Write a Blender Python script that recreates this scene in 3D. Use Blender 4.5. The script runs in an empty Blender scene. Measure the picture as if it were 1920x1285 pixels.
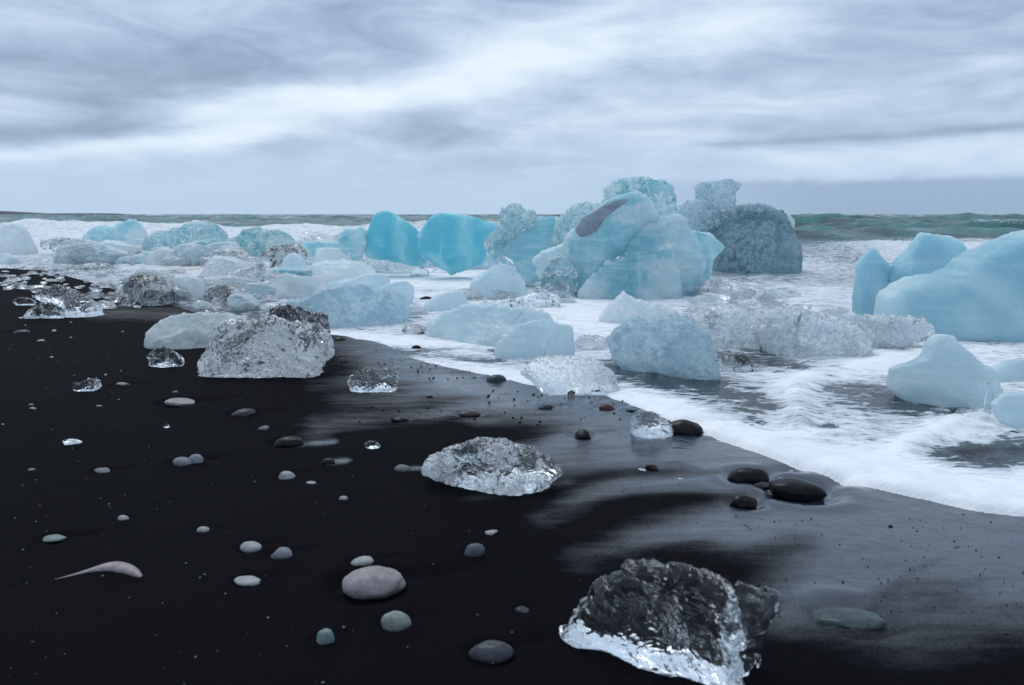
import bpy, math, random
import numpy as np
from math import radians as R
random.seed(7)
rng = np.random.default_rng(11)
S = bpy.context.scene
COL = S.collection

# ------------------------------------------------------------------ camera
CAM_H = 1.4
FOC = 1600.0                       # focal length in pixels of the 1920 px wide photograph
PITCH = math.atan((642.5 - 402.0) / FOC)
cd = bpy.data.cameras.new('camera'); cam = bpy.data.objects.new('camera', cd); COL.objects.link(cam)
cam.location = (0, 0, CAM_H)
cam.rotation_euler = (R(90) - PITCH, 0, 0)
cd.sensor_width = 36.0; cd.lens = 36.0 * FOC / 1920.0
cd.clip_start = 0.05; cd.clip_end = 60000
cd.dof.use_dof = True; cd.dof.focus_distance = 7.5; cd.dof.aperture_fstop = 4.0
S.camera = cam
S.view_settings.view_transform = 'Standard'; S.view_settings.look = 'None'
S.view_settings.exposure = 0.24; S.view_settings.gamma = 1.0
S.view_settings.use_curve_mapping = False
try:
    S.cycles.max_bounces = 11; S.cycles.transmission_bounces = 10; S.cycles.glossy_bounces = 4
    S.cycles.diffuse_bounces = 3; S.cycles.transparent_max_bounces = 8
except Exception: pass

# ------------------------------------------------------------------ node helper
class NT:
    def __init__(s, tree): s.t = tree; s.n = tree.nodes; s.l = tree.links; s.n.clear()
    def node(s, typ, ins=None, **kw):
        nd = s.n.new(typ)
        for k, v in kw.items(): setattr(nd, k, v)
        for k, v in (ins or {}).items(): s.put(nd.inputs[k], v)
        return nd
    def put(s, sock, v):
        if isinstance(v, bpy.types.NodeSocket): s.l.new(v, sock)
        elif isinstance(v, bpy.types.Node): s.l.new(v.outputs[0], sock)
        else:
            if isinstance(v, (tuple, list)) and len(v) == 3 and sock.type == 'RGBA': v = (*v, 1)
            sock.default_value = v
    def m(s, op, a, b=0.0, c=0.0, clamp=False):
        nd = s.n.new('ShaderNodeMath'); nd.operation = op; nd.use_clamp = clamp
        s.put(nd.inputs[0], a); s.put(nd.inputs[1], b); s.put(nd.inputs[2], c); return nd.outputs[0]
    def mr(s, v, a, b, c=0.0, d=1.0, smooth=True):
        nd = s.n.new('ShaderNodeMapRange'); nd.interpolation_type = 'SMOOTHSTEP' if smooth else 'LINEAR'
        for i, x in enumerate((v, a, b, c, d)): s.put(nd.inputs[i], x)
        return nd.outputs[0]
    def noise(s, vec, scale, detail=4, rough=0.55, dist=0.0, typ='FBM'):
        nd = s.n.new('ShaderNodeTexNoise'); nd.noise_type = typ; nd.normalize = True
        s.put(nd.inputs['Vector'], vec); s.put(nd.inputs['Scale'], scale)
        nd.inputs['Detail'].default_value = detail; nd.inputs['Roughness'].default_value = rough
        nd.inputs['Distortion'].default_value = dist; return nd.outputs[0]
    def voro(s, vec, scale, feature='F1', rnd=1.0):
        nd = s.n.new('ShaderNodeTexVoronoi'); nd.feature = feature
        s.put(nd.inputs['Vector'], vec); nd.inputs['Scale'].default_value = scale
        nd.inputs['Randomness'].default_value = rnd; return nd.outputs['Distance']
    def mapping(s, vec, loc=(0, 0, 0), rot=(0, 0, 0), scale=(1, 1, 1), vt='POINT'):
        nd = s.n.new('ShaderNodeMapping'); nd.vector_type = vt; s.put(nd.inputs[0], vec)
        nd.inputs[1].default_value = loc; nd.inputs[2].default_value = rot; nd.inputs[3].default_value = scale
        return nd.outputs[0]
    def mix(s, f, a, b):
        nd = s.n.new('ShaderNodeMix'); nd.data_type = 'RGBA'
        s.put(nd.inputs[0], f); s.put(nd.inputs[6], a); s.put(nd.inputs[7], b); return nd.outputs[2]
    def shmix(s, f, a, b):
        nd = s.n.new('ShaderNodeMixShader'); s.put(nd.inputs[0], f); s.put(nd.inputs[1], a); s.put(nd.inputs[2], b)
        return nd.outputs[0]
    def bump(s, h, strength=0.5, dist=0.01, nrm=None):
        nd = s.n.new('ShaderNodeBump'); nd.inputs['Strength'].default_value = strength
        nd.inputs['Distance'].default_value = dist; s.put(nd.inputs['Height'], h)
        if nrm is not None: s.put(nd.inputs['Normal'], nrm)
        return nd.outputs[0]
    def attr(s, name):
        nd = s.n.new('ShaderNodeAttribute'); nd.attribute_name = name; return nd.outputs['Fac']

# ------------------------------------------------------------------ world: overcast sky with streaked cloud
SUN_EL, SUN_AZ = R(56), R(-30)     # light from ahead, a little to the left
W = bpy.data.worlds.new('World'); S.world = W; W.use_nodes = True
t = NT(W.node_tree)
out = t.node('ShaderNodeOutputWorld'); bg = t.node('ShaderNodeBackground')
t.l.new(bg.outputs[0], out.inputs[0])
tc = t.node('ShaderNodeTexCoord').outputs['Generated']
sep = t.node('ShaderNodeSeparateXYZ', {0: tc})
az = t.m('ARCTAN2', sep.outputs[0], sep.outputs[1])
el = t.m('ARCSINE', sep.outputs[2])
dg = 57.29578
azd = t.m('MULTIPLY', az, dg); eld = t.m('MULTIPLY', el, dg)
ae = t.node('ShaderNodeCombineXYZ', {0: azd, 1: eld, 2: 0.0}).outputs[0]
# seamless direction noise used to warp and streak the cloud
wv = t.node('ShaderNodeTexNoise', {'Vector': t.mapping(tc, scale=(1.2, 1.2, 5)), 'Scale': 3.0, 'Detail': 5.0})
wc = t.node('ShaderNodeVectorMath', {0: wv.outputs['Color'], 1: (0.5, 0.5, 0.5)}, operation='SUBTRACT')
ws = t.node('ShaderNodeVectorMath', {0: wc.outputs[0], 1: (16, 5.0, 0)}, operation='MULTIPLY')
aew = t.node('ShaderNodeVectorMath', {0: ae, 1: ws.outputs[0]}, operation='ADD').outputs[0]
def px2ae(px, py):
    a = math.atan((px - 960) / FOC); e = math.atan((402 - py) / FOC * math.cos(a)); return a * dg, e * dg
def blob(px, py, rx, ry, rot, amp, vec=aew):
    a, e = px2ae(px, py)
    v = t.node('ShaderNodeVectorMath', {0: vec, 1: (a, e, 0)}, operation='SUBTRACT').outputs[0]
    v = t.mapping(v, rot=(0, 0, R(-rot)))
    v = t.node('ShaderNodeVectorMath', {0: v, 1: (1 / (rx / 28.0), 1 / (ry / 28.0), 1)}, operation='MULTIPLY').outputs[0]
    ln = t.node('ShaderNodeVectorMath', {0: v}, operation='DOT_PRODUCT'); t.put(ln.inputs[1], v)
    return t.m('MULTIPLY', t.m('EXPONENT', t.m('MULTIPLY', ln.outputs['Value'], -1.0)), amp)
# large cloud masses seen in the frame (pixel centre, radii, tilt, brightness)
blobs = [(330, 130, 420, 60, 2, -0.36), (60, 225, 240, 34, 6, -0.34), (640, 60, 380, 50, 5, -0.18),
         (120, 30, 260, 34, 0, 0.10), (0, 292, 330, 22, 9, 0.34), (520, 225, 330, 34, 12, 0.40), (980, 140, 330, 42, 11, 0.46),
         (1250, 40, 420, 30, 6, 0.16), (1560, 150, 420, 70, 4, -0.10), (1750, 60, 300, 40, 2, -0.10),
         (620, 275, 330, 12, 5, -0.16), (1450, 200, 300, 20, 5, 0.10), (1650, 300, 420, 26, 0, 0.20),
         (940, 305, 150, 10, 0, 0.10), (330, 340, 420, 25, 0, -0.02)]
acc = None
for b in blobs:
    v = blob(*b); acc = v if acc is None else t.m('ADD', acc, v)
# thin dark streaks near the right horizon
for b in [(1520, 266, 150, 7, 2, -0.26), (1840, 247, 140, 8, 2, -0.28), (1350, 275, 110, 5, 3, -0.10)]:
    acc = t.m('ADD', acc, blob(*b, vec=t.node('ShaderNodeVectorMath', {0: ae, 1: t.node('ShaderNodeVectorMath', {0: ws.outputs[0], 1: (0.3, 0.16, 0)}, operation='MULTIPLY').outputs[0]}, operation='ADD').outputs[0]))
streak = t.noise(t.mapping(tc, rot=(R(0), R(-6), R(25)), scale=(1.3, 1.3, 6.5)), 3.0, 7, 0.52, 0.9)
fine = t.noise(t.mapping(tc, rot=(R(0), R(-9), R(25)), scale=(1.5, 1.5, 4.5)), 8.0, 8, 0.6, 0.6)
val = t.m('ADD', t.mr(eld, 18.0, 65.0, 0.55, 0.78), t.m('MULTIPLY', acc, 0.68))
val = t.m('ADD', val, t.m('MULTIPLY', t.m('SUBTRACT', streak, 0.5), 0.70))
val = t.m('ADD', val, t.m('MULTIPLY', t.m('SUBTRACT', fine, 0.5), 0.42))
# cloud structure calms towards the horizon
calm = t.mr(eld, -0.5, 4.5)
val = t.m('ADD', t.m('MULTIPLY', val, calm), t.m('MULTIPLY', t.m('SUBTRACT', 1.0, calm), 0.56))
cr = t.node('ShaderNodeValToRGB', {0: val})
cr.color_ramp.interpolation = 'B_SPLINE'
E = cr.color_ramp.elements
E[0].position = 0.0; E[0].color = (0.195, 0.26, 0.375, 1)
E[1].position = 1.0; E[1].color = (0.78, 0.865, 0.94, 1)
e = E.new(0.28); e.color = (0.26, 0.34, 0.475, 1)
e = E.new(0.5); e.color = (0.405, 0.52, 0.685, 1)
e = E.new(0.72); e.color = (0.60, 0.70, 0.825, 1)
# pale blue air low down, and the flat grey-blue bank of cloud on the right horizon
lowf = t.mr(eld, 0.3, 6.0, 0.6, 0.0)
colr = t.mix(lowf, cr.outputs[0], (0.395, 0.55, 0.75))
bank = t.m('MULTIPLY', t.mr(azd, 1.0, 22.0), t.mr(t.m('ADD', eld, t.m('MULTIPLY', t.m('SUBTRACT', fine, 0.5), 1.1)), 1.75, 2.45, 1.0, 0.0))
bank = t.m('MULTIPLY', bank, t.mr(azd, 60, 90, 1.0, 0.0))
colr = t.mix(t.m('MULTIPLY', bank, 0.85), colr, (0.26, 0.365, 0.52))
sky = t.node('ShaderNodeTexSky', sky_type='NISHITA', sun_disc=False, sun_elevation=SUN_EL, sun_rotation=SUN_AZ)
skys = t.node('ShaderNodeVectorMath', {0: sky.outputs[0], 'Scale': 0.07}, operation='SCALE').outputs[0]
colr = t.mix(0.93, skys, colr)
t.put(bg.inputs[0], colr); bg.inputs[1].default_value = 1.0

sd = bpy.data.lights.new('sun', 'SUN'); sun = bpy.data.objects.new('sun', sd); COL.objects.link(sun)
sd.energy = 1.1; sd.angle = R(30); sd.color = (1.0, 0.99, 0.98)
sun.rotation_euler = (R(90) - SUN_EL, 0, math.pi - SUN_AZ)   # lamp shines from azimuth SUN_AZ (measured from +Y towards +X)
sun.rotation_euler = (-(R(90) - SUN_EL), 0, -SUN_AZ)

# ------------------------------------------------------------------ numpy noise
_perm = np.random.default_rng(5).permutation(256); _perm = np.concatenate([_perm, _perm, _perm])
_g = np.random.default_rng(6).normal(size=(256, 3)); _g /= np.linalg.norm(_g, axis=1)[:, None]
def perlin(p):
    p = np.asarray(p, float); i = np.floor(p).astype(int); f = p - i; i &= 255
    u = f * f * f * (f * (f * 6 - 15) + 10); r = 0
    for dx in (0, 1):
        wx = u[:, 0] if dx else 1 - u[:, 0]
        for dy in (0, 1):
            wy = u[:, 1] if dy else 1 - u[:, 1]
            for dz in (0, 1):
                wz = u[:, 2] if dz else 1 - u[:, 2]
                h = _perm[_perm[_perm[i[:, 0] + dx] + i[:, 1] + dy] + i[:, 2] + dz]
                r = r + wx * wy * wz * (_g[h] * (f - (dx, dy, dz))).sum(1)
    return r * 1.6
def fbm(p, o=4, g=0.5):
    r = 0; a = 1; s = 0
    for k in range(o): r = r + a * perlin(p * 2.03 ** k + 17.3 * k); s += a; a *= g
    return r / s
def ridged(p, o=3, g=0.5):
    r = 0; a = 1; s = 0
    for k in range(o): r = r + a * (1 - 2 * np.abs(perlin(p * 2.1 ** k + 9.1 * k))); s += a; a *= g
    return r / s
def sstep(x, a, b):
    u = np.clip((x - a) / (b - a), 0, 1); return u * u * (3 - 2 * u)

# ------------------------------------------------------------------ place helpers
cp, sp = math.cos(PITCH), math.sin(PITCH)
def ray(px, py):
    u = (px - 960) / FOC; v = (642.5 - py) / FOC
    return np.array([u, cp + v * sp, -sp + v * cp])
def ground(px, py, z=0.0):
    d = ray(px, py); k = (z - CAM_H) / d[2]; return np.array([d[0] * k, d[1] * k, z])
def onplane(px, py, D, s=0.0, x0=0.0):
    d = ray(px, py); k = (D - s * x0) / (d[1] - s * d[0]); return d * k + (0, 0, CAM_H)
def project(x, y, z=0.0):
    w = y * cp - (z - CAM_H) * sp; v = y * sp + (z - CAM_H) * cp
    return 960 + FOC * x / w, 642.5 - FOC * v / w

def tag(o, label=None, cat=None, group=None, kind=None):
    if label: o['label'] = label
    if cat: o['category'] = cat
    if group: o['group'] = group
    if kind: o['kind'] = kind
    return o
def mesh_obj(name, verts, faces, mat, loc=(0, 0, 0), parent=None, smooth=True):
    me = bpy.data.meshes.new(name)
    verts = np.asarray(verts, float) - np.asarray(loc, float); faces = np.asarray(faces, np.int32)
    me.vertices.add(len(verts)); me.vertices.foreach_set('co', verts.astype(np.float32).ravel())
    k = faces.shape[1]
    me.loops.add(faces.size); me.loops.foreach_set('vertex_index', faces.ravel())
    me.polygons.add(len(faces)); me.polygons.foreach_set('loop_start', np.arange(0, faces.size, k, dtype=np.int32))
    me.update(calc_edges=True); me.validate()
    if smooth: me.polygons.foreach_set('use_smooth', np.ones(len(me.polygons), bool))
    if mat: me.materials.append(mat)
    o = bpy.data.objects.new(name, me); o.location = loc; COL.objects.link(o)
    if parent is not None: o.parent = parent
    return o
def set_attr(o, name, vals):
    a = o.data.attributes.new(name, 'FLOAT', 'POINT'); a.data.foreach_set('value', np.asarray(vals, np.float32))

# distance to a polyline in pixel space, with y stretched so that strokes lie along the ground
def pdist(px, py, pts, ys=1.0):
    best = np.full(px.shape, 1e9)
    for (x0, y0), (x1, y1) in zip(pts[:-1], pts[1:]):
        ax, ay = x1 - x0, (y1 - y0) * ys; L = ax * ax + ay * ay + 1e-9
        k = np.clip(((px - x0) * ax + (py - y0) * ys * ay) / L, 0, 1)
        best = np.minimum(best, np.hypot(px - x0 - k * ax, (py - y0) * ys - k * ay))
    return best

# ------------------------------------------------------------------ shoreline (traced, then laid on the ground)
SHORE = [(-900, 498), (-300, 500), (0, 503), (90, 507), (150, 524), (230, 548), (300, 566), (380, 590), (470, 610), (560, 622), (640, 630),
         (700, 640), (735, 652), (760, 668), (800, 681), (860, 693), (920, 706), (985, 722), (1060, 733), (1130, 742),
         (1180, 757), (1230, 778), (1290, 806), (1350, 826), (1400, 842), (1470, 866), (1540, 889), (1620, 911), (1700, 930),
         (1780, 946), (1850, 960), (1920, 967), (2000, 972), (2200, 990), (2700, 1040)]
SG = [tuple(ground(*p)[:2]) for p in SHORE]
def shore_sd(x, y):
    """signed distance in metres to the swash edge, + on the sea side"""
    d = pdist(x, y, SG)
    px, py = project(x, y)
    ys = np.interp(px, [p[0] for p in SHORE], [p[1] for p in SHORE])
    return np.where(py < ys, d, -d)

def grid(d0, d1, rows_fn, half, ncol, extra):
    ys = rows_fn; nr = len(ys); u = np.linspace(-1, 1, ncol)
    X = u[None, :] * (half * ys[:, None] + extra); Y = np.repeat(ys[:, None], ncol, 1)
    i = np.arange(nr * ncol).reshape(nr, ncol)
    F = np.stack([i[:-1, :-1], i[:-1, 1:], i[1:, 1:], i[1:, :-1]], -1).reshape(-1, 4)
    return X.ravel(), Y.ravel(), F

# stones that shape the sand around them: (px, base py, width px, height px)
STONES = [
 # px, py(bottom), w, h, colour key, gloss, label
 (689, 1113, 120, 56, 'warm', 'largest pale grey oval stone on the black sand, with a small dark pit', 'flat_oval'),
 (677, 1059, 42, 18, 'pale', 'small pale oblong pebble right behind the largest oval stone', 'oval'),
 (740, 1178, 54, 38, 'green', 'rounded pale green stone low on the black sand', 'round'),
 (605, 1205, 38, 34, 'teal', 'teal green hooked stone near the bottom of the beach', 'angular'),
 (466, 1032, 42, 20, 'pale', 'pale domed pebble left of the bluish angular stone', 'oval'),
 (524, 1046, 42, 26, 'blue', 'bluish grey angular stone beside the pale domed pebble', 'angular'),
 (460, 1096, 48, 17, 'pale', 'flat pale oval pebble alone left of the largest stone', 'oval'),
 (95, 1014, 46, 13, 'teal', 'thin greenish wavy pebble near the left edge', 'flat'),
 (229, 975, 20, 12, 'pale', 'tiny round pale pebble above the long pink stone', 'oval'),
 (378, 997, 24, 13, 'pale', 'small pale bluish pebble above the domed pebble', 'oval'),
 (890, 1040, 38, 27, 'bluedark', 'dark blue grey rounded stone below the clear ice slab', 'round'),
 (921, 1002, 25, 11, 'pale', 'small flat pale pebble just behind the dark blue grey stone', 'flat'),
 (921, 1237, 78, 38, 'slate', 'dark slate stone at the bottom left of the big clear ice chunk', 'oval'),
 (980, 1149, 28, 14, 'slate', 'small dark angular stone left of the big clear ice chunk', 'angular'),
 (339, 872, 38, 20, 'grey', 'grey rounded stone, left one of a touching pair', 'round'),
 (364, 869, 28, 24, 'bluegrey', 'pale bluish stone, right one of a touching pair', 'round'),
 (538, 838, 56, 26, 'dark', 'dark domed stone with a wet streak trailing to its right', 'oval'),
 (614, 872, 27, 17, 'dark', 'small black domed stone with a short wet streak beside it', 'oval'),
 (535, 898, 30, 20, 'pale', 'pale speckled stone below the dark domed stone', 'angular'),
 (582, 907, 19, 7, 'pale', 'tiny flat pale pebble right of the speckled stone', 'flat'),
 (643, 937, 17, 10, 'pale', 'tiny white pebble alone in the middle of the sand', 'oval'),
 (753, 883, 30, 16, 'grey', 'grey half buried pebble pointing at the clear ice slab', 'oval'),
 (190, 885, 34, 10, 'grey', 'flat grey pebble on the dark left part of the beach', 'flat'),
 (331, 759, 56, 15, 'warm', 'flat pale wedge shaped stone on the upper left sand', 'flat'),
 (455, 781, 48, 19, 'darkgrey', 'dark grey pyramidal stone on the upper left sand', 'angular'),
 (494, 805, 24, 9, 'grey', 'small flat grey pebble above the dark domed stone', 'flat'),
 (226, 723, 30, 8, 'grey', 'thin grey pebble right of the small sparkling ice chip', 'flat'),
 (140, 722, 17, 7, 'dark', 'dark pebble touching the left side of the sparkling ice chip', 'oval'),
 (748, 791, 36, 13, 'dark', 'dark oblong stone lying in a bright wet streak', 'oval'),
 (880, 780, 43, 14, 'brown', 'brownish low stone between two wet streaks', 'oval'),
 (930, 717, 38, 20, 'greendark', 'dark green domed stone at the edge of the wash', 'oval'),
 (889, 711, 11, 7, 'dark', 'tiny black pebble left of the dark green stone', 'angular'),
 (1024, 767, 30, 9, 'dark', 'thin black stone on the wet sand below the clear ice lumps', 'flat'),
 (1072, 742, 15, 15, 'dark', 'small upright black stone at the foot of the clear ice lumps', 'angular'),
 (1118, 739, 22, 10, 'dark', 'black pebble wedged under the clear ice lumps', 'angular'),
 (1091, 823, 40, 24, 'dark', 'black brick shaped stone on the wet sand', 'angular'),
 (1139, 770, 30, 16, 'red', 'reddish brown stone with a white vein near the foam edge', 'oval'),
 (1184, 773, 13, 8, 'dark', 'small black pebble between the reddish stone and the foam', 'oval'),
 (1288, 816, 68, 38, 'darkbrown', 'large dark brown boulder touching the round glassy ice', 'round'),
 (1223, 883, 28, 16, 'dark', 'small black stone below the round glassy ice', 'angular'),
 (1410, 905, 76, 38, 'dark', 'glossy black boulder, left one by the foam edge', 'round'),
 (1505, 932, 106, 42, 'dark', 'long glossy black boulder with a rounded back', 'oval'),
 (1397, 952, 54, 32, 'dark', 'black stone in front of the glossy black boulder', 'angular'),
 (1432, 914, 34, 14, 'brown', 'small brown stone wedged between the two black boulders', 'flat'),
 (1414, 808, 36, 16, 'darkbrown', 'dark stone washed over by foam, trailing a grey wake', 'oval'),
 (1498, 801, 12, 10, 'dark', 'left pebble of the short row standing in the foam', 'angular'),
 (1512, 801, 13, 10, 'dark', 'middle pebble of the short row standing in the foam', 'angular'),
 (1529, 803, 11, 9, 'dark', 'right pebble of the short row standing in the foam', 'angular'),
 (1830, 801, 74, 26, 'darkbrown', 'dark jagged rock at the foot of the smooth grey ice slab', 'angular'),
 (1866, 782, 34, 9, 'dark', 'thin black stone beside the dark jagged rock', 'flat'),
 (1600, 1172, 126, 44, 'slateteal', 'half buried flat slate slab on the wet sand at right', 'slab'),
 (642, 681, 18, 14, 'darkgrey', 'round dark pebble on wet sand beside the tall clear ice', 'round'),
 (780, 656, 20, 13, 'dark', 'black domed pebble in the thin foam tongue', 'round'),
 (797, 562, 24, 10, 'dark', 'dark stone in white water beyond the long slab', 'angular'),
 (1671, 989, 10, 7, 'dark', 'tiny black pebble alone on the smooth wet sand', 'oval'),
 (635, 640, 26, 11, 'dark', 'black stone at the right foot of the tall clear ice', 'angular'),
 (805, 746, 14, 7, 'dark', 'small black pebble above the brownish low stone', 'oval'),
 (1900, 822, 40, 20, 'dark', 'dark stone showing through foam at the right edge', 'angular'),
 (1815, 868, 40, 12, 'darkgrey', 'grey stone in the gap of the foam near the right edge', 'flat'),
 (1905, 862, 30, 16, 'dark', 'black pebble in the foam gap at the right edge', 'oval'),
 (1865, 880, 24, 9, 'dark', 'small black pebble below the foam gap', 'oval'),
 (1902, 898, 17, 10, 'dark', 'lone black pebble in white foam near the right edge', 'oval'),
 (60, 768, 16, 7, 'pale', 'tiny flat pale pebble far left on the sand', 'flat'),
 (56, 761, 13, 6, 'grey', 'tiny grey pebble just behind a flat pale one at far left', 'oval'),
 (327, 736, 12, 5, 'grey', 'tiny grey pebble behind the flat wedge stone', 'oval'),
 (36, 625, 34, 9, 'darkgrey', 'low dark stone on the sand at the left edge', 'flat'),
 (75, 640, 18, 5, 'pale', 'thin pale pebble below the left ice wedge', 'flat'),
 (184, 763, 14, 5, 'grey', 'tiny grey pebble in the open upper left sand', 'oval'),
 (57, 882, 14, 6, 'grey', 'tiny grey pebble near the left edge of the sand', 'oval'),
]
spos = np.array([[*ground(s[0], s[1] - 0.3 * s[3])[:2], s[2]] for s in STONES])

# ------------------------------------------------------------------ materials
MATS = {}
def mat(name):
    m = bpy.data.materials.new(name); m.use_nodes = True; MATS[name] = m
    q = NT(m.node_tree); o = q.node('ShaderNodeOutputMaterial'); return m, q, o

def sand_material():
    m, q, o = mat('black_sand')
    oc = q.node('ShaderNodeTexCoord').outputs['Object']
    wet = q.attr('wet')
    grain = q.noise(oc, 420, 3, 0.7); mid = q.noise(oc, 9, 5, 0.6); fleck = q.voro(oc, 260)
    speck = q.noise(oc, 95, 4, 0.75)
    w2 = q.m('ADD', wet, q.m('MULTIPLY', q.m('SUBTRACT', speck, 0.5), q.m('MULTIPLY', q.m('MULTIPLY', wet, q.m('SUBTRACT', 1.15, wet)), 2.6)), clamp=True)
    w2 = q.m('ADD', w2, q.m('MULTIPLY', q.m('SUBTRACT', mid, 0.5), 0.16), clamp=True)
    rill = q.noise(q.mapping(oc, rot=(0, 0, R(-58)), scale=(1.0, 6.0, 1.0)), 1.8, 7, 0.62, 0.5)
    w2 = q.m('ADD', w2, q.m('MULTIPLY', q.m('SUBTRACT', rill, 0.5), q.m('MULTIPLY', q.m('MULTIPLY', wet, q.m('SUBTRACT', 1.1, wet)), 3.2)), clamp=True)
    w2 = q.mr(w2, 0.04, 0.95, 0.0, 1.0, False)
    base = q.mix(q.mr(grain, 0.35, 0.75), (0.0018, 0.0019, 0.0027), (0.0095, 0.0098, 0.0135))
    base = q.mix(q.m('MULTIPLY', q.mr(fleck, 0.0, 0.10, 1.0, 0.0), q.mr(grain, 0.5, 0.7)), base, (0.10, 0.10, 0.11))
    base = q.mix(w2, base, (0.020, 0.031, 0.052))  # lighter, bluer where wet: part of the sky sheen is put into the colour
    rough = q.mr(w2, 0.05, 0.80, 0.75, 0.055, False)
    spec = q.mr(w2, 0.02, 0.8, 0.02, 0.9, False)
    hb = q.m('ADD', q.m('MULTIPLY', grain, q.mr(w2, 0.2, 0.9, 1.0, 0.0)), q.m('MULTIPLY', mid, 1.6))
    nb = q.bump(hb, 0.6, 0.006)
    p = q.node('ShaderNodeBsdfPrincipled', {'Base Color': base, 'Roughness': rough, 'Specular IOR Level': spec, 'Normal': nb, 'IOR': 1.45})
    q.l.new(p.outputs[0], o.inputs[0]); return m

def water_material():
    m, q, o = mat('sea_water')
    oc = q.node('ShaderNodeTexCoord').outputs['Object']
    foam = q.attr('foam'); deep = q.attr('deep'); och = q.attr('ochre')
    st = q.noise(q.mapping(oc, rot=(0, 0, R(8)), scale=(1.0, 2.6, 1.0)), 2.3, 8, 0.62, 1.2)
    st2 = q.noise(q.mapping(oc, rot=(0, 0, R(-6)), scale=(1.0, 3.2, 1.0)), 9.0, 5, 0.6, 0.8)
    wob = q.node('ShaderNodeTexNoise', {'Vector': oc, 'Scale': 1.7, 'Detail': 4.0})
    wv_ = q.node('ShaderNodeVectorMath', {0: wob.outputs['Color'], 'Scale': 0.9}, operation='SCALE').outputs[0]
    pv = q.node('ShaderNodeVectorMath', {0: oc, 1: wv_}, operation='ADD').outputs[0]
    v = q.voro(q.mapping(pv, scale=(1.0, 1.9, 1.0)), 5.5, 'F1')
    v2 = q.voro(q.mapping(pv, scale=(1.0, 1.7, 1.0)), 15.0, 'F1')
    st3 = q.noise(q.mapping(oc, scale=(1.0, 2.2, 1.0)), 34.0, 4, 0.65, 0.4)
    n = q.m('ADD', q.m('MULTIPLY', st, 0.50), q.m('MULTIPLY', st2, 0.30))
    n = q.m('ADD', n, q.m('ADD', q.m('MULTIPLY', v, 0.17), q.m('MULTIPLY', v2, 0.10)))
    n = q.m('ADD', n, q.m('MULTIPLY', q.m('SUBTRACT', st3, 0.5), 0.16))
    f = q.m('ADD', foam, q.m('MULTIPLY', q.m('SUBTRACT', n, 0.50), 2.6))
    fm = q.mr(f, 0.40, 0.66)
    fm = q.m('MULTIPLY', fm, q.mr(foam, 0.02, 0.12))
    fc = q.mix(q.mr(f, 0.6, 1.1), (0.42, 0.47, 0.53), (0.76, 0.79, 0.825))
    fc = q.mix(q.m('MULTIPLY', och, q.mr(st2, 0.4, 0.62)), fc, (0.55, 0.46, 0.30))
    fb = q.bump(q.m('ADD', q.noise(oc, 26, 5, 0.6), q.m('MULTIPLY', st2, 0.5)), 0.30, 0.02)
    fc = q.mix(q.m('MULTIPLY', q.mr(q.noise(oc, 3.2, 7, 0.65, 1.5), 0.42, 0.62), 0.38), fc, (0.56, 0.62, 0.68))
    ps = q.node('ShaderNodeBsdfPrincipled', {'Base Color': fc, 'Roughness': 0.7, 'Specular IOR Level': 0.25, 'Normal': fb})
    # open water: dark teal body, small wind ripples
    rp = q.noise(q.mapping(oc, scale=(1, 1.9, 1)), 1.6, 9, 0.68, 0.5)
    rp2 = q.noise(q.mapping(oc, scale=(1, 1.6, 1)), 0.16, 8, 0.65, 0.4)
    hb = q.m('ADD', q.m('MULTIPLY', rp, 0.16), q.m('MULTIPLY', rp2, 1.3))
    wb = q.bump(hb, 1.0, 0.9)
    tb = q.bump(q.m('ADD', rp, st2), 0.25, 0.02)
    wc = q.mix(q.mr(rp2, 0.40, 0.62), (0.004, 0.050, 0.060), (0.016, 0.16, 0.155))
    pdp = q.node('ShaderNodeBsdfPrincipled', {'Base Color': wc, 'Roughness': 0.22, 'IOR': 1.333, 'Normal': wb})
    pth = q.node('ShaderNodeBsdfPrincipled', {'Base Color': (0.012, 0.018, 0.026), 'Roughness': 0.13, 'IOR': 1.333, 'Normal': tb})
    wat = q.shmix(deep, pth.outputs[0], pdp.outputs[0])
    q.l.new(q.shmix(fm, wat, ps.outputs[0]), o.inputs[0]); return m

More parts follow.
